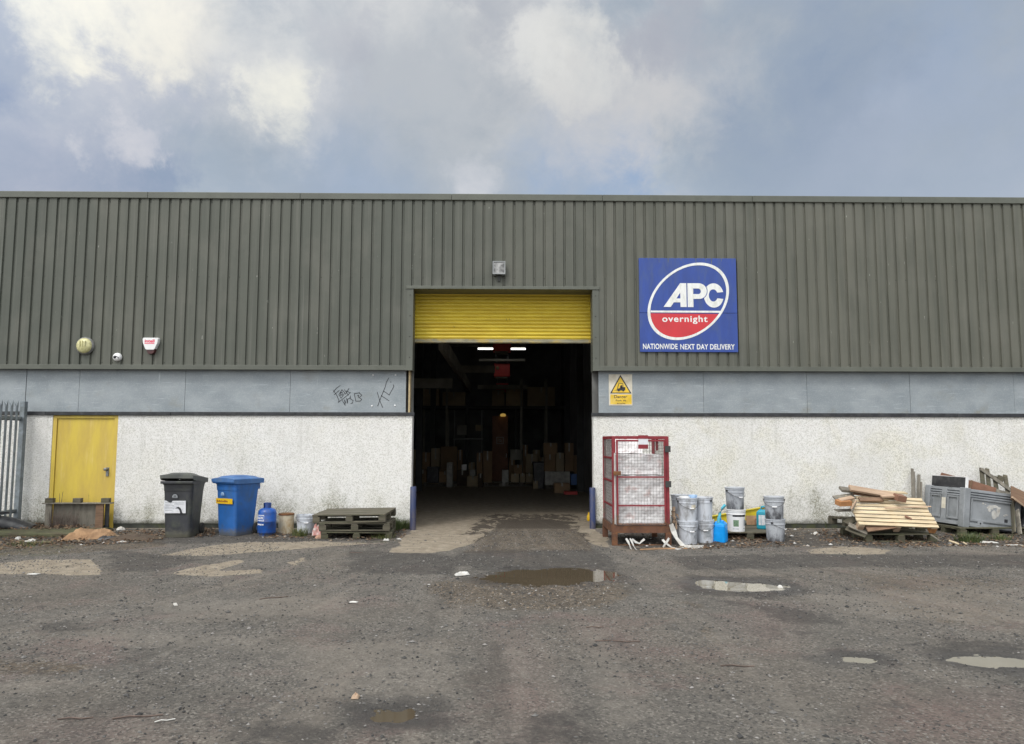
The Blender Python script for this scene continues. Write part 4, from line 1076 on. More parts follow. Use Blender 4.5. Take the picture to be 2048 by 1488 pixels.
# ------------------------------------------------------------------ gas cylinder
gx, gy = G(531.5, 1072)
gc = thing('gas_cylinder', 'blue gas cylinder with white lettering beside the blue bin', 'gas cylinder', (gx, gy+.05, 0), R(-14))
MB().lathe([(.135, 0), (.135, .045), (.150, .05), (.158, .07), (.158, .24), (.1605, .245), (.1605, .26), (.158, .265), (.158, .40), (.150, .435), (.125, .465), (.08, .485), (.05, .49)], 32).build('body', M_gas, gc)
mb = MB(); seg = 26; sec = []
for r, z in ((.066, .475), (.066, .575), (.058, .575), (.058, .475)):
    sec.append([(r*math.cos(R(-62+304*k/(seg-1)+28-60)), r*math.sin(R(-62+304*k/(seg-1)+28-60)), z) for k in range(seg)])
mb.loft(sec+[sec[0]], closed=False, smooth=False); mb.build('collar', M_gas, gc)
MB().lathe([(.02, .485), (.02, .53), (.03, .532), (.03, .55), (.012, .555)], 12).build('valve', M_steel, gc)
def wrapped(name, txt, a0, a1, z0, z1, r, mt, parent, bold):
    o = text_mesh(name, txt, a0, a1, z0, z1, 0, mt, None, bold=bold, ext=.0015)
    o.parent = parent; me = o.data; n = len(me.vertices); c = np.empty(n*3); me.vertices.foreach_get('co', c); c = c.reshape(-1, 3)
    ang = R(-90)+c[:, 0]; rr = r-c[:, 1]
    q = np.stack([rr*np.cos(ang), rr*np.sin(ang), c[:, 2]], 1); me.vertices.foreach_set('co', q.ravel()); me.update(); return o
wrapped('lettering', 'CALOR', -.85, .10, .30, .345, .1592, M_white, gc, .03)
wrapped('lettering', 'Butane', -.75, .18, .195, .23, .1592, M_white, gc, .03)
mb = MB()
def arcbar(a0, a1, z0, z1, r=.1592, n=14):
    sec = [[(q*math.cos(R(-90)+a0+(a1-a0)*k/n), q*math.sin(R(-90)+a0+(a1-a0)*k/n), z) for k in range(n+1)] for q, z in ((r, z0), (r+.0015, z0), (r+.0015, z1), (r, z1))]
    mb.loft(sec+[sec[0]], closed=False)
arcbar(-.95, .20, .362, .372); arcbar(-.95, .20, .268, .280); arcbar(.17, .20, .28, .362)
mb.build('label_border', M_white, gc)

# ------------------------------------------------------------------ buckets
def bucket(name, label, x, y, z, m_, rz=0, r0=.142, r1=.160, h=.37, lid=True, label_part=None, group=None, handle=True, cat='bucket', sag=.11):
    t = thing(name, label, cat, (x, y, z), rz, group)
    p = [(r0, 0), (r0+.002, .012), (r0+(r1-r0)*.8, h*.78), (r1+.006, h*.785), (r1+.006, h*.80), (r1-.002, h*.81), (r1-.001, h*.89), (r1+.006, h*.90), (r1+.006, h*.915), (r1, h*.92), (r1+.003, h-.014), (r1+.008, h-.01), (r1+.008, h), (r1-.006, h), (r1-.008, h-.03), (r0-.006, .012)]
    MB().lathe(p, 28, smooth=False, cap1=True).build('body', m_, t)
    if lid: MB().lathe([(r1+.010, h-.012), (r1+.010, h+.006), (r1-.012, h+.006), (r1-.016, h-.004), (.01, h-.004)], 28, smooth=False, cap0=False).build('lid', m_, t)
    if handle:
        pts = [((r1+.012)*math.cos(R(180+180*k/14)), (r1+.012)*math.sin(R(180+180*k/14)), h*.86-sag*math.sin(PI*k/14)) for k in range(15)]
        hb = MB(); hb.tube(pts, .0035, 5); hd = hb.build('wire_handle', M_wire, t)
        gb = MB(); gb.tube(pts[6:9], .010, 7); gb.build('grip', M_white, hd)
        eb = MB()
        for s in (-1, 1): eb.cbox((s*(r1+.008), 0, h*.86), (.014, .03, .03))
        eb.build('ear', M_blackplas, t)
    if label_part:
        mt, a0, a1, z0, z1 = label_part
        b = MB(); n = 10
        rad = lambda z: r0+(r1-r0)*z/h*1.02+.002
        sec = [[(rad(z)*math.cos(R(-90)+a0+(a1-a0)*k/n), rad(z)*math.sin(R(-90)+a0+(a1-a0)*k/n), z) for k in range(n+1)] for z in (z0, z1)]
        b.loft(sec, closed=False); b.build('label', mt, t)
    return t
BG = 'white plastic buckets stacked by the wall'
HB = .374
sx_, sy2 = G(1381, 1090)
def pos(px_, py_, r=.15): 
    x, y = G(px_, py_); return x, y+r
xA, yA = pos(1381, 1090); bucket('bucket', 'dented white bucket with worn label, bottom of the stack beside the cage', xA, yA, 0, M_bucket, .15, label_part=(M_greyprint, .25, .75, .10, .15), group=BG)
bucket('bucket', 'white bucket with cream sticker, top of the stack beside the cage', xA-.005, yA-.005, HB, M_bucket, .2, label_part=(M_warnw, .0, .55, .19, .27), group=BG)
xc, yc = pos(1413.5, 1087); bucket('bucket', 'grey stained bucket left of the bright blue jerrycan', xc, yc, 0, M_bucket, -.1, label_part=(M_greyprint, .0, .6, .10, .26), group=BG)
bucket('bucket', 'white ribbed bucket on the stack left of the blue jerrycan', xc-.01, yc, HB, M_bucket, 2.2, group=BG)
xb2, yb2 = pos(1368, 1080); bucket('bucket', 'shaded bucket behind the stack beside the cage, lower one', xb2, yb2+.05, 0, M_bucket, 1., group=BG, handle=False)
bucket('bucket', 'shaded bucket behind the stack beside the cage, upper one', xb2, yb2+.05, HB, M_bucket, 1., group=BG)
xe, ye = pos(1558, 1085); bucket('bucket', 'soot blackened bucket at the bottom of the right hand stack', xe, ye, 0, M_sooty, .9, group=BG)
bucket('bucket', 'sooty white rimmed bucket on top of the right hand stack', xe-.01, ye, HB, M_sooty, -.3, group=BG)
PZ = .132
d_ = G(1478, 1064, PZ); xd, yd = d_[0], d_[1]+.15
bw = bucket('bucket', 'white paint bucket with black band label standing on the low pallet', xd, yd, PZ, M_white, .1, group=BG, handle=False, label_part=(M_print, -.75, .85, .255, .285))
bl = MB()
for (a0, a1, mt) in ((-.75, -.1, 'g'), (.55, 1.0, 'b')): pass
mbx = MB(); n = 8
def patch(t, name, mt, a0, a1, z0, z1, r0=.142, r1=.160, h=.37):
    b = MB(); rad = lambda z: r0+(r1-r0)*z/h*1.02+.002
    b.loft([[(rad(z)*math.cos(R(-90)+a0+(a1-a0)*k/8), rad(z)*math.sin(R(-90)+a0+(a1-a0)*k/8), z) for k in range(9)] for z in (z0, z1)], closed=False)
    return b.build(name, mt, t)
M_greenpr = simple('green print', (.16, .26, .16), .6, var=.4, vscale=30, orand=0)
patch(bw, 'picture_label', M_greenpr, -.70, -.10, .09, .20); patch(bw, 'picture_label', M_greyprint, .60, 1.0, .10, .20)
patch(bw, 'text_line', M_greyprint, -.8, -.1, .045, .055); patch(bw, 'text_line', M_greyprint, .5, .95, .05, .06)
bucket('bucket', 'dirty grey bucket standing on the white paint bucket', xd-.01, yd, PZ+HB, M_sooty, .35, group=BG)
# loose lid and pan on the first stack
o = MB().lathe([(.085, 0), (.09, .012), (.08, .02), (.01, .018)], 20).build('loose_lid', M_white, None, loc=(xA-.055, yA-.03, HB*2+.002)); tag(o, 'white loose lid on top of the bucket stack beside the cage', 'lid')
o = MB().lathe([(.06, 0), (.075, .045), (.07, .045), (.055, .01)], 16).build('paint_tray', M_bluegrey, None, loc=(xA+.085, yA-.03, HB*2+.002)); tag(o, 'blue grey tray on top of the bucket stack beside the cage', 'tray')
# bucket and drum near the pallets
gx, gy = pos(606.5, 1068); bucket('bucket', 'white bucket with wire handle left of the mossy pallets', gx, gy, 0, M_bucket, .3, r0=.142, r1=.165, h=.33, lid=False, sag=.09)
gx, gy = pos(567, 1068)
dm = thing('metal_drum', 'small cream metal drum with rusty rim beside the gas cylinder', 'drum', (gx, gy, 0), .4)
MB().lathe([(.135, 0), (.137, .01), (.135, .02), (.135, .33), (.139, .335), (.139, .345), (.128, .345), (.126, .04)], 26, smooth=False).build('body', M_drum, dm)
MB().lathe([(.1405, .325), (.1425, .335), (.1425, .352), (.137, .356), (.130, .350), (.125, .33)], 26, smooth=False, cap0=False, cap1=False).build('rim', M_rust, dm)

# ------------------------------------------------------------------ pallets
def pallet(name, label, loc, rot, mw, group, L=1.2, Wd=1.0, boards=9, gap=None, mblock=None, seed=1, close=False):
    r = random.Random(seed); t = thing(name, label, 'pallet', loc, 0, group, rot=rot)
    mb = MB(); bw_ = Wd/boards*(.985 if close else .76)
    for i in range(boards):
        y = -Wd/2 + Wd*(i+.5)/boards
        mb.cbox((r.uniform(-.008, .008), y, .133+r.uniform(-.002, .002)), (L, bw_*r.uniform(.95, 1.0), .02))
    mb.build('deck', mw, t, bevel=.003)
    mb = MB()
    for x in (-L/2+.05, 0, L/2-.05): mb.cbox((x, 0, .113), (.10, Wd, .02))
    mb.build('stringer', mw, t, bevel=.003)
    for x in (-L/2+.06, 0, L/2-.06):
        for y in (-Wd/2+.06, 0, Wd/2-.06):
            MB().cbox((x+r.uniform(-.006, .006), y, .0625), (.12, .11, .081)).build('block', mblock or mw, t, bevel=.003)
    for y in (-Wd/2+.06, 0, Wd/2-.06):
        MB().cbox((0, y, .011), (L, .10, .022)).build('base_board', mw, t, bevel=.003)
    return t
PG = 'wooden pallets lying along the wall'
gx, gy = G(706, 1078)
pallet('pallet', 'mossy wooden pallet at the bottom of the stack left of the door', (gx+.02, gy+.50, -.03), (0, R(1.0), R(4)), M_wood_moss, PG, seed=2, Wd=1.0)
pallet('pallet', 'mossy wooden pallet in the middle of the stack left of the door', (gx+.0, gy+.50, .125), (R(-.5), 0, R(2)), M_wood_old, PG, seed=3)
tp = pallet('pallet', 'closed deck wooden pallet on top of the stack left of the door', (gx-.06, gy+.51, .282), (R(1), R(-1.0), R(-2)), M_wood_old, PG, L=1.26, Wd=1.02, seed=4, boards=8, close=True)

# pallet propped on edge against the yellow door
gx, gy = W(152, 1040, -.26)[0], -.20
t = thing('broken_pallet', 'broken grey pallet propped on edge against the yellow door', 'pallet', (gx, gy-.05, 0), R(1.5))
hh = W(152, 1008, -.3)[1]
MB().box(-.62, .64, -.06, .10, hh, hh+.02).build('top_board', M_wood_grey, t, bevel=.003)
for x in (-.51, 0, .52): MB().cbox((x, .02, hh+.062), (.145, .10, .085)).build('block', M_wood_old, t, bevel=.004)
MB().box(-.57, -.46, -.02, .02, 0, hh).build('upright_board', M_wood_grey, t, bevel=.003)
MB().box(.36, .50, -.03, .01, 0, hh).build('upright_board', M_wood_brown, t, bevel=.003)
mb = MB(); mb.box(-.45, .36, .035, .055, .02, hh-.005); mb.build('back_panel', M_wood_grey, t)
MB().box(.505, .58, .03, .05, .05, hh).build('dark_panel', M_blackplas, t)
# dead stems in front of it
mb = MB(); r_ = random.Random(4)
for k in range(150):
    x = r_.uniform(-.45, .05); z = r_.uniform(.2, .42); dx = r_.uniform(-.09, .09)
    mb.tube([(x, -.03-.05*r_.random(), 0), (x+dx*.5, -.05-.04*r_.random(), z*.6), (x+dx, -.06, z)], [.0022, .0018, .001], 3)
gx2, gy2 = G(152, 1054)
M_stem = simple('dead stems', (.13, .095, .08), .9, var=.4, vscale=9)
o = mb.build('dead_weed', M_stem, None, loc=(gx, gy-.05, 0)); tag(o, 'clump of dry dead weed stems in front of the broken pallet', 'weed')
mb = MB()
for (px_, dz, lean) in ((122, .62, .03), (118, .5, -.01)):
    x = W(px_, 1000, -.3)[0]; mb.tube([(x-gx, .0, hh+.02), (x-gx+lean*.4, .0, hh+dz*.5-.1), (x-gx+lean, .0, hh+dz*.3+.05)], [.006, .004, .002], 4)
o = mb.build('dry_stalk', M_stem, None, loc=(gx, gy-.08, 0)); tag(o, 'thin dry stalk rising in front of the yellow door', 'weed')

# ------------------------------------------------------------------ rubbish on the left
def crumple(name, label, cat, px_, py_, w_, d_, h_, m_, seed, rz=0, z=0.0, sheet=True, n=14):
    r = np.random.default_rng(seed); x, y = G(px_, py_)
    u, v = np.meshgrid(np.linspace(-1, 1, n), np.linspace(-1, 1, n))
    ph = fbm(u*1.3+seed, v*1.3+seed*2, 4, seed*3.)
    ridge = 1-np.abs(fbm(u*1.6+seed*5, v*1.6, 3, seed*7.)*2-1)
    edge = np.clip((1-np.maximum(np.abs(u), np.abs(v)))*2.2, 0, 1)
    hgt_ = h_*(.25+.75*ridge*ph*2)*(edge**.6) + .006
    wob = 1+.22*(fbm(u*.9+9, v*.9+seed, 2, seed*1.)-.5)*2
    X = u*w_/2*wob; Y = v*d_/2*wob
    co = np.stack([X.ravel(), Y.ravel(), hgt_.ravel()], 1)
    q = np.arange(n*n).reshape(n, n); f = np.stack([q[:-1, :-1].ravel(), q[:-1, 1:].ravel(), q[1:, 1:].ravel(), q[1:, :-1].ravel()], 1)
    o = np_mesh(name, co, f, m_, False)
    o.location = (x, y, hgt(x, y)+z); o.rotation_euler = (0, 0, rz)
    sm = o.modifiers.new('thick', 'SOLIDIFY'); sm.thickness = .006
    return tag(o, label, cat)
crumple('cardboard_sheet', 'crumpled tan cardboard sheet lying in front of the broken pallet', 'cardboard', 183, 1076, .74, .60, .17, M_card, 3, .3, n=9)
crumple('cardboard_sheet', 'dark sodden cardboard flat on the ground left of the black bin', 'cardboard', 274, 1078, .78, .5, .07, M_carddark, 8, -.1)
crumple('bin_bag', 'torn black plastic scrap beside the tan cardboard', 'plastic scrap', 214, 1079, .26, .2, .06, M_blackplas, 5, .2)
LG = 'pale scraps of litter on the yard'
def lump(name, label, px_, py_, s, m_, seed, flat=.7, z=0, group=None, cat='litter'):
    r = random.Random(seed); x, y = G(px_, py_); mb = MB(); secs = []; n = 8
    for k in range(5):
        a = PI*k/4; rr = math.sin(a)*s+.001
        secs.append([(rr*math.cos(2*PI*i/n)*(1+.5*(r.random()-.5)), rr*math.sin(2*PI*i/n)*(1+.5*(r.random()-.5)), -math.cos(a)*s*flat*(1+.3*(r.random()-.5))) for i in range(n)])
    mb.loft(secs); o = mb.build(name, m_, None, loc=(x, y, hgt(x, y)+s*flat*.7+z)); return tag(o, label, cat, group)
lump('foam_block', 'white broken foam block at the wall foot right of the yellow door', 241, 1063, .075, M_strap, 1)
lump('plaster_lump', 'white plaster lump at the wall foot right of the fence', 56, 1051, .05, M_strap, 2)
lump('plaster_lump', 'white plaster lump under the broken pallet', 102, 1049, .04, M_strap, 3)
crumple('paper_scrap', 'white paper scrap on the mossy verge by the fence', 'litter', 60, 1083, .14, .10, .03, M_strap, 12)
crumple('paper_scrap', 'small white paper scrap near the left edge of the verge', 'litter', 36, 1079, .08, .08, .04, M_strap, 13)
crumple('paper_scrap', 'flat white scrap on the pale patch at far left', 'litter', 66, 1150, .14, .07, .008, M_strap, 14)
crumple('white_rag', 'crumpled white rag left of the large muddy puddle', 'litter', 924, 1150, .19, .10, .035, M_strap, 15, .4)
crumple('paper_scrap', 'white paper twist in the left middle of the yard', 'litter', 351, 1209, .035, .08, .02, M_strap, 16, .5)
crumple('paper_scrap', 'pale peach scrap near the small rusty puddle', 'litter', 711, 1395, .05, .06, .025, M_wood_pink, 17)
crumple('paper_scrap', 'white scrap on the gravel at the far left of the middle puddle', 'litter', 707, 1205, .09, .04, .008, M_strap, 18)
crumple('paper_scrap', 'white scrap in front of the mossy pallets', 'litter', 772, 1081, .10, .07, .03, M_strap, 19)
crumple('paper_scrap', 'white paper scrap by the wall left of the wood pile', 'litter', 1632, 1070, .10, .08, .04, M_strap, 20)
crumple('paper_scrap', 'white scrap at the right end of the clear puddle', 'litter', 1560, 1174, .06, .05, .03, M_strap, 21)
mb = MB(); x, y = G(329, 1447); mb.tube([(-.05, -.02, .008), (-.02, .0, .012), (.01, .005, .008), (.05, .03, .008)], .004, 5); tag(mb.build('plastic_strip', M_strap, None, loc=(x, y, hgt(x, y))), 'curled white plastic strip in the lower left of the yard', 'litter')
crumple('crisp_packet', 'red and white wrapper wedged at the left end of the pallet stack', 'litter', 634, 1071, .16, .14, .16, simple('red wrapper', (.55, .25, .22), .4, var=.5, vscale=14, dirt=(.7, .66, .62), damt=1., dscale=9), 22)
crumple('crisp_packet', 'brown wrapper on the ground in front of the pallet stack', 'litter', 641, 1077, .17, .13, .07, simple('brown wrapper', (.36, .20, .13), .5, var=.4, vscale=14, dirt=(.6, .5, .42), damt=.8, dscale=9), 23)
for i, (px_, py_, L, a) in enumerate(((1235, 1283, .38, -.1), (1190, 1254, .16, .1), (548, 1197, .30, .45), (275, 1438, .28, .2), (1475, 1336, .25, -.1), (712, 1105, .2, 0), (150, 1441, .2, .1))):
    x, y = G(px_, py_); mb = MB(); mb.tube([(-L/2, 0, .006), (-L/6, .012, .01), (L/5, -.008, .008), (L/2, .01, .006)], .005, 5)
    tag(mb.build('twig', M_stem, None, loc=(x, y, hgt(x, y))), ['long dark twig right of the yard centre', 'short bent twig above the long dark twig', 'dark twig in the left middle of the yard', 'twig in the lower left of the yard', 'thin twig in the lower right of the yard', 'twig on the tarmac below the pallet stack', 'short twig near the bottom left corner'][i], 'twig').rotation_euler = (0, 0, a)
# black bumper-like sheet by the fence and the mossy kerb
gx, gy = G(8, 1066)
t = thing('plastic_bumper', 'scuffed black plastic bumper dumped at the foot of the fence', 'bumper', (gx, gy, .0), R(12))
secs = []
for k in range(15):
    u = k/14; x = -.8+1.25*u; z = .30*math.sin(PI*min(u*.62+.28, 1))**1.0; 
    secs.append([(x, -.10, z*.35+.01), (x, -.05, z*.75+.02), (x, .06, z+.03), (x+.01, .22, z*.92+.03), (x+.01, .22, z*.92+.018), (x, .06, z+.015), (x, -.04, z*.75+.005), (x, -.09, z*.35)])
MB().loft(secs, smooth=True).build('shell', M_blackplas, t)
mb = MB(); mb.bar((-.75, .02, .33), (.05, .05, .36), .05, .035); mb.bar((-.7, -.08, .2), (-.1, -.06, .24), .02, .03); mb.build('trim_strip', M_blackplas, t)
a, b_ = G(-60, 1076), G(176, 1073)
mb = MB(); n = 24; top = []
for k in range(n+1):
    u = k/n; x = a[0]+(b_[0]-a[0])*u
    j = lambda s, q: float(fbm(np.array(x*q+s), np.array(s), 3))-.5
    f = a[1]+(b_[1]-a[1])*u+.03*j(1, 3)
    top.append([(x, f, -.02), (x, f+.01, .045+.02*j(2, 4)), (x, f+.05, .065+.02*j(3, 4)), (x, f+.35, .08+.03*j(5, 3)), (x, f+.75, .07+.03*j(7, 3)), (x, f+.95, -.02)])
M_mossy = simple('mossy kerb', (.085, .088, .045), .95, var=.45, vscale=5, dirt=(.07, .055, .038), damt=.8, dscale=3, bump=.6, bscale=40, bdist=.01)
mb.loft(top, smooth=False); tag(mb.build('mossy_kerb', M_mossy, None), 'low moss covered step in front of the yellow door', 'step', kind='structure')

# ------------------------------------------------------------------ grass and weeds
def tuft(label, px_, py_, n, h, spread, seed, yellow=.3):
    r = np.random.default_rng(seed); x, y = G(px_, py_); co, fs, tone = [], [], []
    for k in range(n):
        a = r.uniform(0, 6.28); d = spread*r.random()**.7; bx, by = d*math.cos(a), d*math.sin(a)*.6
        L = h*r.uniform(.45, 1.0); ln = r.uniform(.1, .75)*L; b2 = a+r.uniform(-.8, .8); w_ = r.uniform(.003, .006)
        px2, py2 = -math.sin(b2)*w_, math.cos(b2)*w_; i0 = len(co)
        for s in (0, .5, 1):
            cx, cyy, cz = bx+math.cos(b2)*ln*s*s, by+math.sin(b2)*ln*s*s, L*s*(1-.25*s*ln/L)
            ww_ = 1-.85*s; co += [(cx-px2*ww_, cyy-py2*ww_, cz), (cx+px2*ww_, cyy+py2*ww_, cz)]
        fs += [(i0, i0+1, i0+3, i0+2), (i0+2, i0+3, i0+5, i0+4)]; tone += [min(1, r.random()*yellow*2)]*6
    o = np_mesh('grass_tuft', np.array(co), np.array(fs), M_grass, False, {'tone': np.array(tone)}); o.location = (x, y, -.005)
    return tag(o, label, 'grass', 'grass tufts along the wall')
tuft('yellow green grass tuft in front of the white bucket', 600, 1072, 190, .20, .17, 1, .7)
tuft('green weeds beside the right end of the pallet stack', 781, 1060, 420, .30, .22, 2, .25)
tuft('green weeds at the foot of the left bollard', 806, 1058, 240, .24, .16, 3, .35)
tuft('low yellowish moss clump in front of the pallet stack', 766, 1076, 260, .10, .22, 4, .9)
tuft('grass growing in front of the grey pallet box', 1940, 1084, 420, .19, .26, 5, .3)
tuft('short grass right of the grey pallet box front', 2000, 1080, 160, .13, .2, 6, .35)
tuft('small weed at the wall foot left of the wood pile', 1652, 1056, 80, .16, .08, 7, .5)
tuft('sparse grass on the mossy verge at far left', 66, 1090, 160, .09, .4, 8, .5)

# ------------------------------------------------------------------ red stillage cage
x0, yf = G(1226, 1091); x1 = G(1341, 1091)[0]; cw = x1-x0; cd = 1.15; cz = W(1284, 869, yf)[1]
cage = thing('stillage_cage', 'tall red rusty steel mesh cage with legs right of the roller door', 'cage', (x0, yf, 0))
pw = .055
for i, (x, y) in enumerate(((0, 0), (cw-pw, 0), (0, cd-pw), (cw-pw, cd-pw))):
    MB().box(x, x+pw, y, y+pw, .0, cz-.03).build('post', M_red, cage, bevel=.004)
for y in (-.004, cd-pw+.004):
    MB().box(pw, cw-pw, y, y+.05, cz-.075, cz-.025).build('top_rail', M_red, cage, bevel=.003)
for x in (.002, cw-pw+.002): MB().box(x, x+.05, pw, cd-pw, cz-.075, cz-.025).build('top_rail', M_red, cage, bevel=.003)
bz0, bz1 = .20, .32
mb = MB(); mb.box(-.006, cw+.006, -.012, .0, bz0, bz1); mb.box(-.012, -.0005, .002, cd, bz0, bz1); mb.box(cw+.0005, cw+.012, .002, cd, bz0, bz1); mb.box(0.02, cw-.02, cd, cd+.01, bz0, bz1); mb.box(.01, cw-.01, .01, cd-.01, bz1-.04, bz1-.015)
mb.build('base_tray', M_redrust, cage)
for (x, y) in ((-.015, -.02), (cw-.075, -.02), (-.015, cd-.07), (cw-.075, cd-.07)):
    MB().box(x, x+.09, y, y+.085, 0, bz0-.002).build('leg', M_redrust, cage, bevel=.004)
mb = MB(); mb.box(.08, cw-.08, .0, .05, 0.0, .012); mb.build('foot_bar', M_rust, cage)
# front gate frame and its wires
g0, g1, gz0, gz1 = pw+.008, cw-pw-.008, bz1+.012, cz-.085
mb = MB()
mb.box(g0, g0+.03, -.034, -.014, gz0, gz1); mb.box(g1-.03, g1, -.034, -.014, gz0, gz1); mb.box(g0+.03, g1-.03, -.033, -.015, gz1-.03, gz1); mb.box(g0+.03, g1-.03, -.033, -.015, gz0, gz0+.022)
gate = mb.build('gate', M_red, cage, bevel=.003)
for zz in (W(1284, 954, yf)[1], W(1284, 1011, yf)[1]): MB().box(g0+.03, g1-.03, -.033, -.017, zz-.012, zz+.012).build('gate_bar', M_red, gate)
def wires(mb, u0, u1, z0, z1, f, pitch=.05, r=.0016):
    for u in np.arange(u0+pitch*.6, u1, pitch): mb.box(*f(u-r, u+r), z0, z1)
    for z in np.arange(z0+pitch*.6, z1, pitch): mb.box(*f(u0, u1, .0048), z-r, z+r)
mb = MB(); wires(mb, g0+.02, g1-.02, gz0, gz1, lambda a, b_, o=0: (a, b_, -.027+o, -.022+o)); mb.build('gate_mesh', M_mesh, gate)
mb = MB(); wires(mb, pw, cd-pw, bz1, cz-.07, lambda a, b_, o=0: (.012+o, .017+o, a, b_)); mb.build('side_mesh', M_mesh, cage)
mb = MB(); wires(mb, pw, cd-pw, bz1, cz-.07, lambda a, b_, o=0: (cw-.017+o, cw-.012+o, a, b_)); mb.build('side_mesh', M_mesh, cage)
mb = MB(); wires(mb, pw, cw-pw, bz1, cz-.07, lambda a, b_, o=0: (a, b_, cd-.02+o, cd-.015+o)); mb.build('back_mesh', M_mesh, cage)
for zz in (.62, 1.02, 1.40):
    MB().box(.008, .030, pw, cd-pw, zz-.014, zz+.014).build('side_bar', M_red, cage)
for zz in (W(1340, 898, yf)[1], W(1340, 968, yf)[1]): MB().box(g1-.012, cw+.018, -.052, -.036, zz-.05, zz+.05).build('hinge', M_dark, cage)
mb = MB(); zz = W(1232, 947, yf)[1]; mb.box(.01, g0+.07, -.055, -.037, zz-.03, zz+.04); mb.build('latch', M_rust, cage)
mb = MB(); mb.box(.028, .05, -.016, -.003, .34, cz-.3); mb.build('white_strip', M_strap, cage)
a, b_ = W(1276, 889, yf), W(1295, 872, yf)
mb = MB(); mb.box(a[0]-x0, b_[0]-x0, -.04, -.036, a[1], b_[1]-.0); pl = mb.build('plate', M_paper, gate)
mb = MB(); mb.box(a[0]-x0-.002, b_[0]-x0+.002, -.0445, -.0405, b_[1]-.045, b_[1]+.012); mb.box(a[0]-x0-.005, b_[0]-x0, -.0445, -.0405, a[1]-.07, a[1]+.0); mb.build('plate_edge', M_red, pl)
mb = MB(); xx = W(1315, 880, yf)[0]-x0; mb.box(xx-.018, xx+.022, .06, .08, cz-.26, cz-.075); mb.build('inner_bar', M_red, cage)
# crumpled white film filling the cage
def bale(name, label, x0_, x1_, y0_, y1_, z0_, z1_, seed, tops):
    n = 46; faces = []; co = []
    def sheet(o, u, v, nu, nv, nrm):
        b0 = len(co)
        for j in range(nv+1):
            for i in range(nu+1):
                p = Vector(o)+Vector(u)*(i/nu)+Vector(v)*(j/nv)
                e = min(i/nu, 1-i/nu, j/nv, 1-j/nv)
                a_, b2 = p.x*7+p.y*5+seed, p.z*6+p.y*3
                q = float(fbm(np.array(a_), np.array(b2), 4, seed*2.)); q2 = 1-abs(float(fbm(np.array(a_*1.7+4), np.array(b2*1.7), 3, seed*5.))*2-1)
                dlt = ((q-.5)*.06+(q2-.7)*.025)*min(1, e*14)
                co.append(tuple(p+Vector(nrm)*dlt))
        for j in range(nv):
            for i in range(nu): a2 = b0+j*(nu+1)+i; faces.append((a2, a2+1, a2+nu+2, a2+nu+1))
    dx, dy, dz = x1_-x0_, y1_-y0_, z1_-z0_
    sheet((x0_, y0_, z0_), (dx, 0, 0), (0, 0, dz), 44, 70, (0, -1, 0)); sheet((x0_, y1_, z0_), (0, -dy, 0), (0, 0, dz), 40, 60, (-1, 0, 0))
    sheet((x1_, y0_, z0_), (0, dy, 0), (0, 0, dz), 20, 30, (1, 0, 0)); sheet((x0_, y0_, z1_), (dx, 0, 0), (0, dy, 0), 30, 30, (0, 0, 1)); sheet((x1_, y1_, z0_), (-dx, 0, 0), (0, 0, dz), 10, 14, (0, 1, 0))
    o = np_mesh(name, np.array(co), np.array(faces), M_film, True); return tag(o, label, 'plastic film')
bale('plastic_film_bale', 'crumpled dirty white plastic film filling the lower part of the red cage', x0+.045, x1-.07, yf+.05, yf+cd-.08, bz1, W(1284, 952, yf)[1], 3, 0)
bale('plastic_film_bale', 'crumpled white film sheet lying on the bale in the top of the cage', x0+.05, x1-.10, yf+.12, yf+cd-.12, W(1284, 952, yf)[1]+.02, cz-.33, 9, 0)
bale('plastic_film_bale', 'pale film sack at the back of the cage top behind the plate', x0+.06, x1-.35, yf+.45, yf+cd-.15, cz-.31, cz-.09, 14, 0)
def ribbon(name, label, pts, w_, m_, cat='plastic strip', group=None, up=(0, 0, 1)):
    mb = MB(); pts = [Vector(p) for p in pts]; secs = []
    for i, p in enumerate(pts):
        t = (pts[min(i+1, len(pts)-1)]-pts[max(i-1, 0)]).normalized(); u = t.cross(Vector((.2, -.9, .4))).normalized()*w_/2*(1+.3*math.sin(i*2.1)); nn = t.cross(u).normalized()*.003
        secs.append([tuple(p-u-nn), tuple(p+u-nn), tuple(p+u+nn), tuple(p-u+nn)])
    mb.loft(secs); o = mb.build(name, m_, None); return tag(o, label, cat, group)
def gpt(px_, py_, z): x, y = G(px_, py_, z); return (x, y, z)
yq = yf-.03
def wpt(px_, py_, y): x, z = W(px_, py_, y); return (x, y, max(z, .006))
SG = 'white plastic strips hanging from the cage'
ribbon('plastic_strip', 'white plastic strip hanging under the cage at left', [wpt(1252, 1077, yq), wpt(1256, 1083, yq-.02), wpt(1259, 1090, yq-.05), gpt(1262, 1098, .008)], .032, M_strap, group=SG)
ribbon('plastic_strip', 'second white plastic strip under the cage beside the left one', [wpt(1260, 1077, yq), wpt(1264, 1084, yq-.02), wpt(1267, 1092, yq-.05), gpt(1272, 1099, .008)], .026, M_strap, group=SG)
ribbon('plastic_strip', 'looped white film hanging in the middle under the cage', [wpt(1264, 1078, yq), wpt(1271, 1084, yq), wpt(1279, 1087, yq), wpt(1284, 1082, yq), wpt(1289, 1078, yq)], .03, M_strap, group=SG)
ribbon('plastic_strip', 'long white strip trailing from the right corner of the cage', [wpt(1342, 1048, yq), wpt(1347, 1062, yq), wpt(1353, 1076, yq-.05), gpt(1366, 1092, .02), gpt(1385, 1096, .012), gpt(1408, 1094, .01)], .075, M_strap, group=SG)
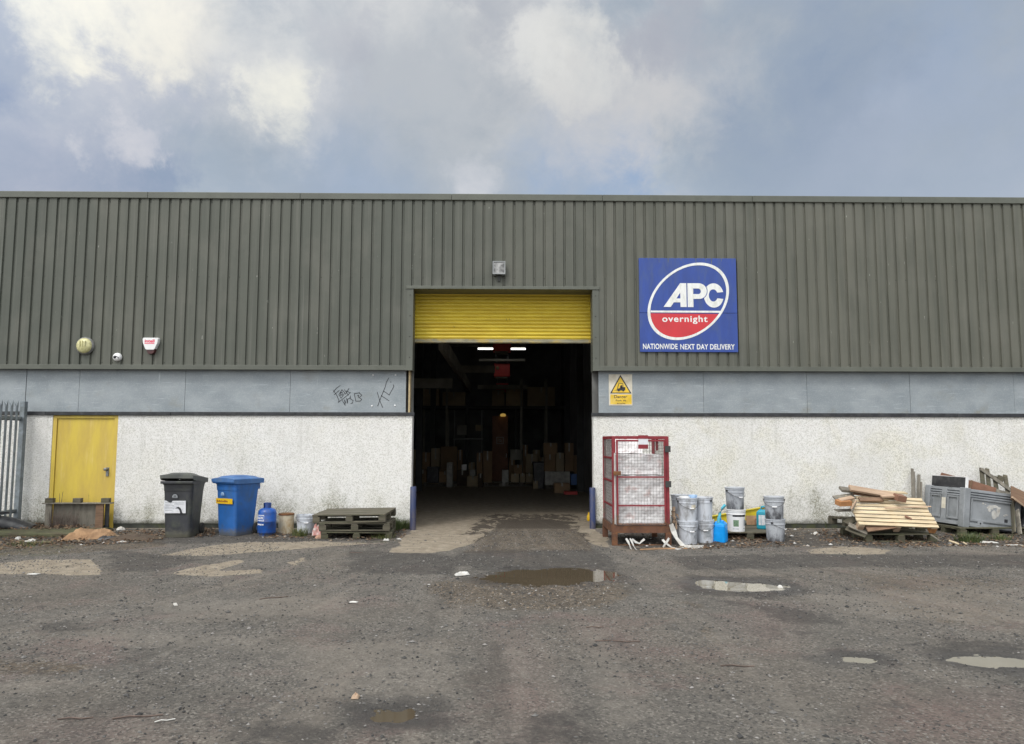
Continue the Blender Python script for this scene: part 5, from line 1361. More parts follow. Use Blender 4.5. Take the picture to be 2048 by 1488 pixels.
ribbon('plastic_strip', 'knotted white strip on the ground under the right cage leg', [wpt(1325, 1079, yq), wpt(1331, 1086, yq-.05), gpt(1342, 1094, .015), gpt(1356, 1099, .01), gpt(1368, 1097, .01)], .04, M_strap, group=SG)
ribbon('plastic_strip', 'short white strip crossing the knotted one', [wpt(1338, 1076, yq), wpt(1334, 1083, yq-.07), gpt(1326, 1094, .015)], .03, M_strap, group=SG)
mb = MB(); r_ = random.Random(9)
for k in range(9):
    px_, py_ = r_.uniform(1342, 1358), r_.uniform(1010, 1050); a = wpt(px_, py_, yf+.25); b2 = wpt(px_+r_.uniform(-4, 10), py_+r_.uniform(6, 22), yf+.2)
    mb.bar(a, b2, .03, .012)
tag(mb.build('wood_offcuts', M_wood_pink, None), 'bundle of splintered offcuts between the cage and the buckets', 'offcuts', kind='stuff')
ribbon('wood_strip', 'thin tan strip on the ground in front of the cage', [gpt(1280, 1099, .012), gpt(1320, 1097, .012), gpt(1375, 1097, .012)], .02, M_card, cat='wood strip')

# ------------------------------------------------------------------ jerrycans
def jerry(name, label, x, y, z, rz, m_, s=1.0, lab=True):
    t = thing(name, label, 'jerrycan', (x, y, z), rz)
    b = MB(); b.loft([rrect(.20*s, .26*s, .035, 0), rrect(.215*s, .275*s, .04, .02*s), rrect(.215*s, .275*s, .04, .27*s), rrect(.205*s, .265*s, .045, .30*s), rrect(.15*s, .20*s, .045, .335*s), rrect(.12*s, .16*s, .04, .34*s)], smooth=False)
    for k in range(3): b.box(-.112*s, .112*s, -.02-.07*k*s+.07*s-.01, -.02-.07*k*s+.07*s+.004, .05*s, .25*s)
    b.build('body', m_, t, bevel=.008)
    h = MB(); h.tube([(0, -.09*s, .33*s), (0, -.085*s, .385*s), (0, 0, .395*s), (0, .06*s, .385*s), (0, .07*s, .33*s)], .017*s, 8); h.build('handle', m_, t)
    c = MB(); c.lathe([(.03*s, .325*s), (.03*s, .365*s), (.026*s, .37*s)], 14, T(.055*s, -.075*s, 0)); c.build('cap', m_, t)
    if lab: MB().box(-.1105*s, -.1090*s, -.09*s, .09*s, .07*s, .25*s).build('label', M_paper, t)
    return t
gx, gy = G(1445, 1086)
jc = jerry('jerrycan', 'bright blue plastic jerrycan with pale pouring tube standing on the ground', gx, gy+.13, 0, R(-22), M_cyan, 1.0)
jc.rotation_euler = (R(2), 0, R(-28)); jc.scale = (1, 1, 1)
mb = MB(); mb.tube([(.0, -.09, .33), (.01, -.10, .40), (.03, -.10, .48), (.07, -.09, .57), (.12, -.08, .63)], [.030, .026, .024, .024, .026], 10); mb.build('pouring_tube', M_cyanpale, jc)
a = W(1527, 1060, -1.15)
jt = jerry('jerrycan', 'teal jerrycan standing on the low pallet beside the right hand bucket stack', W(1530, 1040, -1.2)[0], -1.2, PZ, R(60), M_teal, .98)
MB().box(.109, .1105, -.09, .09, .06, .26).build('label', M_paper, jt)

# low pallet, yellow beam and board behind
gx, gy = G(1503, 1080)
pallet('pallet', 'low damp pallet under the white paint bucket', (gx-.0, gy+.52, -.012), (0, R(.5), R(-1)), M_wood_old, PG, L=1.15, seed=7, boards=8, close=True)
t = thing('yellow_beam', 'long yellow painted metal beam propped sloping against the white wall', 'beam', (0, 0, 0))
a, b_ = W(1416, 1043, -.42), W(1552, 1019, -.42)
mb = MB(); A, B = Vector((a[0], -.42, a[1])), Vector((b_[0], -.42, b_[1])); mb.bar(A, B, .05, .155, up=(0, 0, 1)); o = mb.build('web', M_yellowbeam, t, bevel=.006)
nrm = (B-A).normalized().cross(Vector((0, 1, 0))).normalized()
for s in (-1, 1): MB().bar(A+nrm*(s*.085)+Vector((0, .0, 0)), B+nrm*(s*.085), .11, .012).build('flange', M_yellowbeam, t)
t = thing('cardboard_sheet', 'brown stained board leaning below the yellow beam', 'cardboard', (W(1508, 1045, -.5)[0], -.60, PZ), 0, rot=(R(-12), 0, 0))
MB().box(-.17, .17, -.006, .006, .0, .17).build('sheet', M_card, t)
mb = MB(); mb.box(-.01, .10, -.035, -.007, .01, .11); mb.build('box_print', M_chip, t)

# ------------------------------------------------------------------ wood pile
gx, gy = G(1803, 1084)
WPx, WPy = gx, gy
pallet('pallet', 'green damp pallet at the very bottom of the wood pile', (gx+.02, gy+.50, -.01), (0, 0, R(-1)), M_wood_moss, PG, seed=11, boards=7)
pallet('pallet', 'old skewed pallet in the middle of the wood pile', (gx-.13, gy+.60, .175), (R(-1.5), R(3.0), R(6)), M_wood_old, PG, seed=12, boards=7)
# light slatted pallet leaning back
zt = W(1793, 1052, gy+.0)[1]
lp = thing('slatted_pallet', 'fresh pale pine slatted pallet leaning on the wood pile', 'pallet', (W(1795, 1052, gy-.02)[0], gy-.02, zt), rot=(R(42), R(2.0), R(-2)), group=PG)
LW = 1.32; HH = .60; nS = 8
for k in range(nS):
    v = HH*k/(nS-1); sh_ = -.02*k/(nS-1)
    r_ = random.Random(k)
    MB().box(-LW/2+r_.uniform(-.01, .01)+sh_, LW/2+r_.uniform(-.012, .012)+sh_-.0, v-.031, v+.031, .02+r_.uniform(-.003, .003), .042, RX(0)).build('slat', M_wood_new, lp, bevel=.003)
for x in (-LW/2+.06, .0, LW/2-.06):
    MB().box(x-.05, x+.05, -.03, HH+.03, -.005, .018).build('runner', M_wood_new, lp, bevel=.003)
    MB().box(x-.05, x+.05, -.03, .07, -.11, -.006).build('block', M_orange if x > .1 else M_wood_pink, lp, bevel=.004)
    MB().box(x-.05, x+.05, HH-.07, HH+.03, -.11, -.006).build('block', M_wood_pink, lp, bevel=.004)
# loose planks on top
WGp = 'loose planks heaped on the wood pile'
def plank(label, a, b_, ya, yb_, w_, h_, m_, twist=0):
    A = Vector((W(*a, ya)[0], ya, W(*a, ya)[1])); B = Vector((W(*b_, yb_)[0], yb_, W(*b_, yb_)[1]))
    d = (B-A); L = d.length; d.normalize(); u = d.cross(Vector((0, 0, 1))).normalized(); v = u.cross(d)
    m4 = Matrix.Identity(4)
    for i in range(3): m4[i][0], m4[i][1], m4[i][2], m4[i][3] = d[i], u[i], v[i], A[i]
    o = MB().box(0, L, -w_/2, w_/2, -h_/2, h_/2).build('plank', m_, None, bevel=.003)
    o.matrix_world = m4 @ Matrix.Rotation(R(twist), 4, 'X'); return tag(o, label, 'plank', WGp)
yp = gy+.5
plank('dark grey plank sticking out left at the top of the wood pile', (1681, 978), (1765, 989), yp, yp+.05, .14, .045, M_wood_grey, -25)
plank('broad pinkish plank lying across the top of the wood pile', (1699, 976), (1792, 992), yp-.12, yp-.10, .13, .04, M_wood_pink, -40)
plank('short pale plank on the top right of the wood pile', (1760, 983), (1812, 986), yp+.02, yp+.02, .12, .025, M_wood_new, -10)
plank('long brown plank under the top boards of the wood pile', (1705, 985), (1768, 994), yp-.02, yp-.05, .10, .03, M_wood_brown, -30)
plank('thin cream lath on the middle of the wood pile', (1763, 993), (1790, 992), yp-.25, yp-.22, .08, .03, M_wood_pink, -20)
plank('brown plank just above the pale slats', (1718, 999), (1765, 999), yp-.22, yp-.20, .09, .03, M_wood_brown, -35)
plank('grey board jutting out left in the middle of the pile', (1669, 997), (1708, 992), yp-.1, yp-.05, .14, .03, M_wood_grey, -30)
plank('light plank end on the left of the pile above the orange block', (1679, 1001), (1706, 995), yp-.22, yp-.18, .10, .035, M_wood_pink, -20)
plank('thick orange sawn block on the left of the wood pile', (1675, 1006), (1699, 1005), yp-.25, yp-.22, .16, .085, M_orange, -10)
plank('slim grey slat under the orange block', (1672, 1021), (1712, 1020), yp-.15, yp-.15, .16, .02, M_wood_grey, -5)
plank('upright grey brace on the left of the pile', (1712, 1000), (1704, 1022), yp-.32, yp-.36, .035, .03, M_wood_grey, 0)
plank('leaning bent brace beside the pale pallet', (1713, 1000), (1702, 1018), yp-.40, yp-.46, .03, .02, M_wood_pink, 0)
plank('dark red timber block at the top right of the pile', (1791, 994), (1808, 997), yp-.28, yp-.26, .15, .10, M_chip, -15)
plank('splintered brown lath lying on the pale slats', (1770, 1016), (1862, 1013), gy+.16, gy+.18, .03, .012, M_wood_pink, -30)
plank('small broken piece resting on the pale slats', (1810, 1032), (1823, 1038), gy+.05, gy+.04, .05, .018, M_chip, -30)
plank('rough split board under the pale pallet', (1733, 1058), (1792, 1050), gy-.02, gy-.0, .12, .03, M_wood_brown, -50)
plank('grey board sloping down at the left of the pile', (1697, 1049), (1735, 1066), gy+.12, gy+.02, .10, .025, M_wood_grey, -40)
plank('mossy board sloping below the grey one', (1692, 1056), (1732, 1072), gy+.18, gy+.0, .10, .025, M_wood_old, -40)
plank('mossy board on the left shoulder of the pile', (1692, 1047), (1712, 1036), gy+.2, gy+.3, .14, .025, M_wood_old, -20)
plank('pale offcut on the ground in front of the grey pallet box', (1898, 1081), (1918, 1088), -2.35, -2.45, .04, .02, M_wood_new, 0)
plank('small pale chip in front of the grey pallet box', (1926, 1084), (1934, 1089), -2.4, -2.45, .03, .015, M_wood_new, 0)
plank('grey stick lying right of the wood pile foot', (1862, 1070), (1880, 1082), -2.1, -2.35, .025, .02, M_wood_grey, 0)
# thin slats leaning upright against the wall
for i, (a, b_, w_) in enumerate((((1825, 1003), (1824.5, 937), .05), ((1827.5, 1003), (1827.5, 943), .035), ((1832, 1003), (1838, 949), .055), ((1840, 1003), (1842.5, 964), .035))):
    A = Vector((W(*a, -.28)[0], -.28, 0)); B = Vector((W(*b_, -.06)[0], -.06, W(*b_, -.06)[1]))
    o = MB().bar(A, B, w_, .018, up=(0, 1, 0)).build('upright_slat', M_wood_grey, None, bevel=.002)
    tag(o, ['tallest grey slat leaning on the wall right of the wood pile', 'narrow slat leaning just right of the tallest one', 'broad slat leaning tilted right against the wall', 'shortest slat leaning beside the grey pallet box'][i], 'slat', 'grey slats leaning against the wall')

# ------------------------------------------------------------------ grey plastic pallet box
bx_, by_ = G(1929, 1070)
pallet('pallet', 'sunken mossy pallet under the grey pallet box', (bx_+.52, by_+.46, -.012), (0, R(.5), R(4)), M_wood_moss, PG, L=1.35, seed=21, boards=6)
box = thing('pallet_box', 'large grey plastic pallet box tipped to the right and full of rubbish', 'pallet box', (bx_-.02, by_+.0, .14), rot=(0, R(7.0), R(10)))
bwid, bdep, bh = 1.20, 1.00, .70
mb = MB(); tw = .045
mb.box(.04, bwid-.04, .03, .03+tw, .10, bh); mb.box(.04, bwid-.04, bdep-tw, bdep, .10, bh); mb.box(0.03, .03+tw, .08, bdep-.05, .10, bh); mb.box(bwid-tw-.03, bwid-.03, .08, bdep-.05, .10, bh); mb.box(.05, bwid-.05, .06, bdep-.06, .08, .12)
mb.build('wall', M_greyplas, box, bevel=.006)
for (x, y) in ((0, 0), (bwid-.13, 0), (0, bdep-.13), (bwid-.13, bdep-.13)):
    MB().box(x, x+.13, y, y+.13, 0, bh+.012).build('corner_post', M_greyplas, box, bevel=.012)
mb = MB()
for k in range(3):
    z = bh-.035-.045*k; mb.box(.13, bwid-.13, .012, .03, z-.016, z+.010); mb.box(.012, .03, .13, bdep-.13, z-.016, z+.010)
mb.build('rim_rib', M_greyplas, box, bevel=.003)
mb = MB()
for k in range(3):
    z = bh-.058-.045*k; mb.box(.132, bwid-.132, .0235, .0295, z-.009, z+.008); mb.box(.0235, .0295, .132, .44, z-.009, z+.008); mb.box(.0235, .0295, .56, bdep-.132, z-.009, z+.008)
mb.build('rim_slot', M_greydark, box)
mb = MB()
mb.ring([(.15, .545), (bwid-.15, .545), (bwid-.15, .13), (.15, .13)], [(.185, .515), (bwid-.18, .515), (bwid-.18, .165), (.185, .165)], .004, .03)
mb.box(.135, bwid-.135, .006, .03, .03, .10); mb.box(.30, .42, .002, .006, .06, .16)
mb.box(.006, .03, .135, bdep-.135, .03, .10); mb.box(.004, .03, .44, .56, .10, bh-.005)
for a, b_ in ((.15, .42), (.58, .85)):
    Mz = RZ(-90) @ T(-1, 0, 0)
    mb.box(.006, .03, a, a+.03, .13, .55); mb.box(.006, .03, b_-.03, b_, .13, .55); mb.box(.006, .03, a+.03, b_-.03, .52, .55); mb.box(.006, .03, a+.03, b_-.03, .13, .16)
mb.build('panel_rib', M_greyplas, box, bevel=.005)
mb = MB(); mb.box(.16, .33, .032, .06, .0, .075); mb.box(.20, bwid-.2, .033, .06, -.0, .028); mb.build('fork_slot', M_print, box)
r_ = random.Random(3); mb = MB()
for i, (cx, czz, sx_0, sz_0) in enumerate(((.58, .41, .07, .04), (.66, .44, .08, .025), (.66, .30, .055, .075), (.745, .345, .035, .075), (.75, .42, .05, .025), (.56, .36, .03, .03), (.42, .47, .02, .018), (.47, .455, .015, .01), (.88, .29, .02, .012), (.92, .31, .035, .01))):
    MB().prism([(cx+sx_0*(1+.6*(r_.random()-.5))*math.cos(2*PI*k/9), czz+sz_0*(1+.6*(r_.random()-.5))*math.sin(2*PI*k/9)) for k in range(9)], .0275-.0004*i, .0305).build('torn_label', M_strap, box)
mb = MB(); mb.box(.001, .0035, .45, .55, .30, .50); mb.build('side_label', M_warnw, box)
mb = MB(); mb.prism([(.36+.014*math.cos(k*PI/6), .10+.018*math.sin(k*PI/6)) for k in range(12)], -.001, .0015); mb.cbox((.92, .03, .20), (.07, .006, .06)); mb.build('dark_hole', M_print, box)
# rubbish in it
yy = by_+.18
t = thing('flat_screen', 'black flat panel with white edge standing in the grey pallet box', 'panel', box.location, rot=(0, R(7.0), R(10)))
MB().box(.085, .125, .09, .93, .20, .90).build('panel', M_blackplas, t, bevel=.004)
mb = MB(); mb.box(.08, .13, .072, .0895, .20, .905); mb.box(.083, .127, .0905, .93, .9005, .908); mb.build('edge_trim', M_alarmw, t)
def slab(name, label, pts, y0_, th_, m_, cat):
    poly = [W(p[0], p[1], y0_) for p in pts]; cx = sum(p[0] for p in poly)/len(poly); cz2 = min(p[1] for p in poly)
    o = MB().prism([(p[0]-cx, p[1]-cz2) for p in poly], 0, th_).build(name, m_, None, bevel=.003, loc=(cx, y0_, cz2)); return tag(o, label, cat)
slab('board', 'long brown fibreboard sheet sloping in the grey pallet box', [(1880, 955), (1884, 945), (1942, 961), (1940, 990), (1905, 992)], by_+.93, .022, M_chip, 'board')
slab('board', 'short brown board in the right half of the grey pallet box', [(1938, 982), (1944, 961), (1993, 976), (1990, 994), (1940, 990)], by_+.30, .022, M_chip, 'board')
slab('board', 'brown strip board crossing the short board in the pallet box', [(1936, 986), (1943, 960), (1946, 961), (1940, 987)], by_+.27, .02, M_wood_brown, 'board')
# leaning broken pallet at right
t = thing('broken_pallet', 'broken dark pallet leaning on the wall behind the grey pallet box', 'pallet', (0, 0, 0), group=PG)
ylp = -.25
def lbar(name, a, b_, ya, yb_, w_, h_, m_):
    A = Vector((W(*a, ya)[0], ya, W(*a, ya)[1])); B = Vector((W(*b_, yb_)[0], yb_, W(*b_, yb_)[1]))
    return MB().bar(A, B, w_, h_, up=(0, 1, 0)).build(name, m_, t, bevel=.003)
lbar('slat', (1972, 1040), (1963, 936), -.62, -.20, .085, .022, M_wood_old); lbar('slat', (1986, 1040), (1974, 937), -.62, -.19, .075, .022, M_wood_old)
lbar('slat', (2002, 1045), (1989, 952), -.62, -.22, .08, .022, M_wood_old); lbar('slat', (2024, 1040), (2010, 950), -.60, -.2, .08, .022, M_wood_old)
lbar('rail', (1962, 938), (2032, 988), -.26, -.40, .06, .04, M_wood_grey); lbar('rail', (1990, 980), (2040, 996), -.42, -.52, .06, .04, M_wood_grey)
lbar('rail', (1995, 956), (2006, 960), -.24, -.26, .12, .07, M_wood_old)
a = W(2034, 985, -.9)
plank('orange brown board end leaning at the right edge of the heap', (2022, 985), (2075, 1010), -.95, -.95, .30, .02, M_wood_brown, -60)
plank('pale edged board leaning at the right edge under the brown one', (2024, 994), (2075, 1032), -1.05, -1.05, .05, .03, M_wood_pink, -10)
plank('dark grey upright board right of the grey pallet box', (2028, 1066), (2024, 998), -1.2, -.8, .10, .02, M_wood_old, 60)
plank('second dark upright board at the right edge', (2040, 1070), (2034, 1020), -1.25, -1.0, .10, .02, M_wood_grey, 60)
crumple('bin_bag', 'black plastic sheet bundled at the right edge of the heap', 'plastic sheet', 2062, 1066, .6, .4, .55, M_blackplas, 31)
crumple('film_scrap', 'grey film scrap in front of the pallet box at right', 'litter', 1978, 1086, .26, .08, .025, M_strap, 32)
crumple('film_scrap', 'pale strip of film at the right edge below the heap', 'litter', 2025, 1091, .32, .04, .012, M_strap, 33)

# ------------------------------------------------------------------ inside the warehouse
def icarton(label, x0p, y0p, x1p, y1p, y, depth, m_, base=None, cat='carton', name='carton', tape=True, group='cartons stored inside the warehouse'):
    a, b_ = W(x0p, y1p, y), W(x1p, y0p, y)
    z0 = base if base is not None else max(a[1], 0)
    t = thing(name, label, cat, ((a[0]+b_[0])/2, y, z0), group=group); w_ = b_[0]-a[0]; h = b_[1]-z0
    MB().box(-w_/2, w_/2, 0, depth, 0, h).build('box', m_, t, bevel=.008)
    if tape: MB().box(-.025, .025, -.002, depth+.002, h*.7, h+.002).build('tape', M_intfilm, t)
    return t
PI_ = 'pallets inside the warehouse'
YI = 13.6
for (pxc, lab, yy) in ((880, 'pallet under the cartons on the left inside', YI-.5), (972, 'pallet under the tall carton inside', YI-.4), (1043, 'pallet under the small pale boxes inside', YI-.3), (1126, 'pallet under the wrapped cartons inside right', YI-1.6)):
    pallet('pallet', lab, (W(pxc, 950, yy)[0], yy+.5, 0.0), (0, 0, 0), M_wood_grey, PI_, seed=int(pxc), boards=7)
P0 = .145
icarton('brown carton on the left pallet inside', 838, 940, 853, 962, YI-.4, .5, M_carton, P0)
icarton('black box with white label on the left pallet inside', 854, 934, 877, 962, YI-.45, .5, M_blackplas, P0, tape=False, name='black_crate', cat='crate')
icarton('red and brown carton bundle on the left pallet inside', 878, 943, 901, 962, YI-.42, .5, M_carton, P0)
MB_ = MB()
icarton('large flat cardboard sheet standing behind the left pallet', 881, 893, 914, 945, YI+.9, .12, M_carton, 0, tape=False)
icarton('pale sacks row behind the brown carton on the left', 826, 899, 842, 935, YI+1.0, .4, M_cartonpale, 0)
icarton('pale carton beside the sacks on the left', 843, 905, 860, 935, YI+1.0, .4, M_carton, 0)
icarton('pale yellow carton left of the large flat sheet', 862, 897, 880, 935, YI+1.0, .4, M_cartonpale, 0)
icarton('dark box under the white packet inside', 913, 941, 936, 966, YI, .5, M_carddark, 0)
icarton('white packet on the dark box inside', 923, 929, 933, 940, YI, .2, M_white, W(920, 941, YI)[1], tape=False)
icarton('hanging square panel left of the brown door', 951, 850, 965, 862, YI+1.5, .05, M_cartonpale, None, tape=False, name='wall_panel', cat='panel', group=None)
icarton('grey square panel further left on the back wall', 914, 850, 933, 870, YI+1.5, .05, M_beam, None, tape=False, name='wall_panel', cat='panel', group=None)
icarton('pale floor box left of the tall carton', 934, 953, 957, 968, YI-.4, .5, M_cartonpale, 0)
icarton('tall narrow carton on the centre pallet inside', 966, 902, 984, 962, YI-.35, .4, M_carton, P0)
icarton('lower carton left of the tall narrow one', 953, 906, 965, 962, YI-.1, .4, M_carton, P0)
icarton('small carton on the small box pallet', 1028, 930, 1044, 947, YI-.2, .4, M_carton, W(1036, 948, YI-.2)[1])
for k, (a, b_, lb) in enumerate(((1022, 1038, 'left'), (1040, 1050, 'middle'), (1052, 1065, 'right'))):
    icarton('small pale box on the low pallet inside, the %s one of three' % lb, a, 947, b_, 964, YI-.25, .4, M_cartonpale, P0)
icarton('white small crate beside the brown door', 1004, 940, 1017, 966, YI-.2, .3, M_intfilm, 0, tape=False, name='plastic_crate', cat='crate')
icarton('teal grey box on the shelf right of the brown door', 1021, 899, 1043, 920, YI+1, .4, M_beam, None)
icarton('pale flat carton behind the dark bin', 1052, 908, 1076, 945, YI+1, .2, M_cartonpale, 0)
t = thing('dark_bin', 'tall dark bin left of the wrapped carton stack inside', 'bin', (W(1078, 950, YI-1.6)[0], YI-1.4, 0)); w_ = .42
MB().loft([rrect(.36, .4, .04, 0), rrect(.42, .46, .04, .85), rrect(.44, .48, .04, .86), rrect(.44, .48, .04, .90)]).build('body', M_blackplas, t); MB().box(-.225, .225, -.25, .25, .901, .94).build('lid', M_blackplas, t, bevel=.02)
ys = YI-2.0
z1_ = W(1110, 943, ys)[1]
icarton('wrapped bottom cartons of the right hand stack inside', 1090, 943, 1140, 975, ys, .9, M_intfilm, P0, tape=False)
icarton('blue wrapped goods at the bottom right of the stack', 1142, 948, 1161, 975, ys+.02, .8, M_bluebag, P0, tape=False)
icarton('brown carton on the left of the wrapped stack', 1089, 909, 1111, 943, ys+.05, .6, M_carton, z1_)
icarton('carton with white label in the wrapped stack', 1112, 906, 1128, 943, ys+.04, .6, M_cartonpale, z1_)
icarton('top carton of the right hand stack', 1088, 886, 1115, 908.5, ys+.06, .5, M_carton, W(1100, 909, ys+.06)[1])
icarton('tall narrow carton in the right hand stack', 1130, 886, 1147, 943, ys+.1, .5, M_carton, z1_)
icarton('shorter carton at the right end of the stack', 1148.5, 911, 1163, 945, ys+.1, .5, M_carton, W(1150, 948, ys+.1)[1])
icarton('open brown box on the floor before the right hand stack', 1109, 967, 1140, 986, ys-1.9, .5, M_carton, 0)
icarton('red flat crate on the floor inside near the right wall', 1129, 983, 1155, 995, ys-2.6, .4, M_heater, 0, tape=False, name='flat_crate', cat='crate')
for k, (x0p, x1p, y0p, yy, dp, m_, lb) in enumerate((
    (828, 846, 915, YI+2.0, .5, M_carton, 'wide carton farthest left along the back inside'), (847, 862, 925, YI+1.9, .4, M_cartonpale, 'squat pale carton behind the black box inside'),
    (893, 905, 925, YI-.9, .4, M_intfilm, 'grey wrapped parcel leaning before the large flat sheet'), (915, 925, 900, YI+1.4, .3, M_carton, 'thin upright carton right of the large flat sheet'),
    (937, 950, 925, YI+1.6, .4, M_cartonpale, 'pale carton under the steel rack inside'), (940, 951, 940, YI+.6, .4, M_intfilm, 'low wrapped parcel under the steel rack'),
    (1018, 1030, 915, YI+1.8, .4, M_carton, 'upright carton just right of the brown inner door'), (1046, 1056, 890, YI+2.0, .3, M_carton, 'tall dim carton left of the leaning pale flat one'),
    (1066, 1080, 900, YI+1.6, .4, M_cartonpale, 'pale carton behind the dark bin inside right'), (1080, 1090, 915, YI+.4, .4, M_carton, 'narrow carton between the dark bin and wrapped stack'),
    (1150, 1164, 890, YI+1.0, .4, M_intfilm, 'grey wrapped column behind the right hand stack'), (868, 880, 905, YI+2.1, .4, M_intfilm, 'grey sack row behind the pale yellow carton'),
    (956, 966, 948, YI-1.1, .3, M_carddark, 'small dark box on the floor before the tall carton'), (1066, 1076, 962, YI-1.7, .3, M_cartonpale, 'small pale box on the floor beside the dark bin'))):
    icarton(lb, x0p, y0p, x1p, 966, yy, dp, m_, 0)
for i, xx in enumerate((843, 893, 1043, 1093)):
    xr_ = W(xx, 850, YI+2.4)[0]; t = thing('racking_frame', ['steel racking upright at far left inside', 'second steel racking upright from the left inside', 'steel racking upright right of the brown door', 'steel racking upright behind the wrapped stack'][i], 'racking', (xr_, YI+2.4, 0), group='racking uprights along the back of the warehouse')
    MB().box(-.04, .04, 0, .08, 0, 4.2).build('upright', M_beam, t); MB().box(-.04, .04, 1.0, 1.08, 0, 4.2).build('upright', M_beam, t)
    mb = MB()
    for q in range(5): mb.bar((0, .06, .3+.75*q), (0, 1.02, .75+.75*q), .02, .03)
    mb.build('brace', M_beam, t)
# brown inner door with emblem and lamp
yd_ = YI+2.2; a, b_ = W(984, 965, yd_), W(1016, 832, yd_)
t = thing('inner_door', 'brown inner door with a pale symbol under an amber lamp', 'door', ((a[0]+b_[0])/2, yd_, 0)); w_ = b_[0]-a[0]
MB().box(-w_/2, w_/2, 0, .06, 0, b_[1]).build('panel', M_chip, t, bevel=.005)
zc_ = W(998, 881, yd_)[1]
mb = MB(); mb.ring([(-.14, zc_+.14), (.14, zc_+.14), (.14, zc_-.14), (-.14, zc_-.14)], [(-.12, zc_+.12), (.12, zc_+.12), (.12, zc_-.12), (-.12, zc_-.12)], -.012, -.001)
mb.bar((-.08, -.006, zc_+.08), (.08, -.006, zc_-.08), .01, .02, up=(0, 1, 0)); mb.ring([(.06*math.cos(k*PI/6), zc_+.06*math.sin(k*PI/6)) for k in range(12)], [(.045*math.cos(k*PI/6), zc_+.045*math.sin(k*PI/6)) for k in range(12)], -.011, -.002); mb.build('symbol', M_intfilm, t)
MB().cbox((w_/2-.06, -.02, W(1012, 911, yd_)[1]), (.03, .04, .16)).build('handle', M_white, t)
x, z = W(1006, 833, yd_-.1)
t = thing('amber_lamp', 'small amber lamp glowing above the brown inner door', 'lamp', (x, yd_-.12, z))
MB().lathe([(.09, 0), (.12, .03), (.10, .10), (.04, .12)], 14).build('glass', M_amber, t); MB().box(-.06, .06, .0, .11, .121, .14).build('bracket', M_dark, t)
# steel rack with bar
yr = YI+1.2; a, b_ = W(906, 890, yr), W(966, 878, yr)
t = thing('tube_rack', 'thin steel rack with a horizontal tube left of the brown door', 'rack', (a[0], yr, 0))
zz = W(935, 878, yr)[1]
mb = MB(); mb.tube([(0, 0, zz), (b_[0]-a[0], 0, zz)], .03, 8); mb.build('tube', M_steel, t)
for x in (0.05, b_[0]-a[0]-.05): MB().tube([(x, 0, 0), (x, 0, W(935, 820, yr)[1])], .02, 6).build('upright', M_steel, t)
# mezzanine shelf with boxes, dim
ym = YI+2.8; zshelf = W(1040, 812, ym)[1]
t = thing('storage_shelf', 'high dark storage shelf along the back wall inside', 'shelf', (W(1000, 812, ym)[0], ym, 0))
xs_, xe_ = W(830, 812, ym)[0]-W(1000, 812, ym)[0], W(1135, 812, ym)[0]-W(1000, 812, ym)[0]
MB().box(xs_, xe_, 0, 1.2, zshelf-.12, zshelf).build('deck', M_dark, t)
for x in np.linspace(xs_+.1, xe_-.1, 4): MB().box(x-.05, x+.05, .0, .1, 0, zshelf-.121).build('leg', M_dark, t)
for (a, b_, tp_, lb) in ((984, 1009, 780, 'narrow grey carton on the high shelf, left of the red heater column'), (1012, 1046, 770, 'wide carton on the high shelf behind the last red heater'), (1055, 1110, 774, 'largest carton on the high shelf'), (840, 878, 778, 'carton at the left end of the high shelf'), (885, 930, 784, 'low carton on the left part of the high shelf')):
    icarton(lb, a, tp_, b_, 812, ym+.1, .8, M_cartonpale, zshelf)
# heaters and fluorescent light
HG = 'red heaters hung in a row from the roof'
for i, (p0, p1, q0, q1, yy, lb) in enumerate(((986, 1022, 664, 702, 8.4, 'nearest red unit heater half hidden by the roller shutter'), (988, 1020, 727, 753, 14.3, 'middle red unit heater below the strip light'), (992, 1017, 766, 785, 17.5, 'farthest dim red heater near the back wall'))):
    a, b_ = W(p0, q1, yy), W(p1, q0, yy); w_, h = b_[0]-a[0], b_[1]-a[1]
    t = thing('unit_heater', lb, 'heater', ((a[0]+b_[0])/2, yy, a[1]), group=HG)
    MB().box(-w_/2, w_/2, 0, .55, 0, h).build('casing', M_heater, t, bevel=.015)
    MB().lathe([(.07, 0), (.07, .02), (.04, .03)], 14, T(-w_*.28, 0, h*.66) @ RX(90)).build('dial', M_timber, t)
    mb = MB(); 
    for s in (-1, 1): mb.tube([(s*w_*.38, .25, h), (s*w_*.38, .25, h+1.2)], .012, 5)
    mb.build('hanger', M_steel, t)
    MB().box(-w_*.4, w_*.35, .05, .5, -.05, -.001).build('base_plate', M_beam, t)
yl = 13.0; a, b_ = W(956, 697.5, yl), W(1051, 697.5, yl)
t = thing('strip_light', 'lit white fluorescent strip light hanging behind the nearest red heater', 'strip light', ((a[0]+b_[0])/2, yl, a[1])); w_ = b_[0]-a[0]
mb = MB(); mb.tube([(-w_/2, 0, 0), (w_/2, 0, 0)], .031, 8); mb.build('tube', M_tube, t)
MB().box(-w_/2, w_/2, -.05, .05, .048, .11).build('batten', M_beam, t); mb = MB()
for s in (-1, 1): mb.tube([(s*w_*.4, 0, .11), (s*w_*.4, 0, 1.3)], .006, 4)
mb.build('hanger', M_steel, t)
# small yellow thing by the right bollard
gx, gy = G(1178, 1042); o = MB().lathe([(.03, 0), (.045, .02), (.045, .10), (.02, .15), (.02, .18)], 12).build('yellow_bottle', M_ystick, None, loc=(gx, gy, 0)); tag(o, 'small yellow bottle on the floor beside the right bollard', 'bottle')

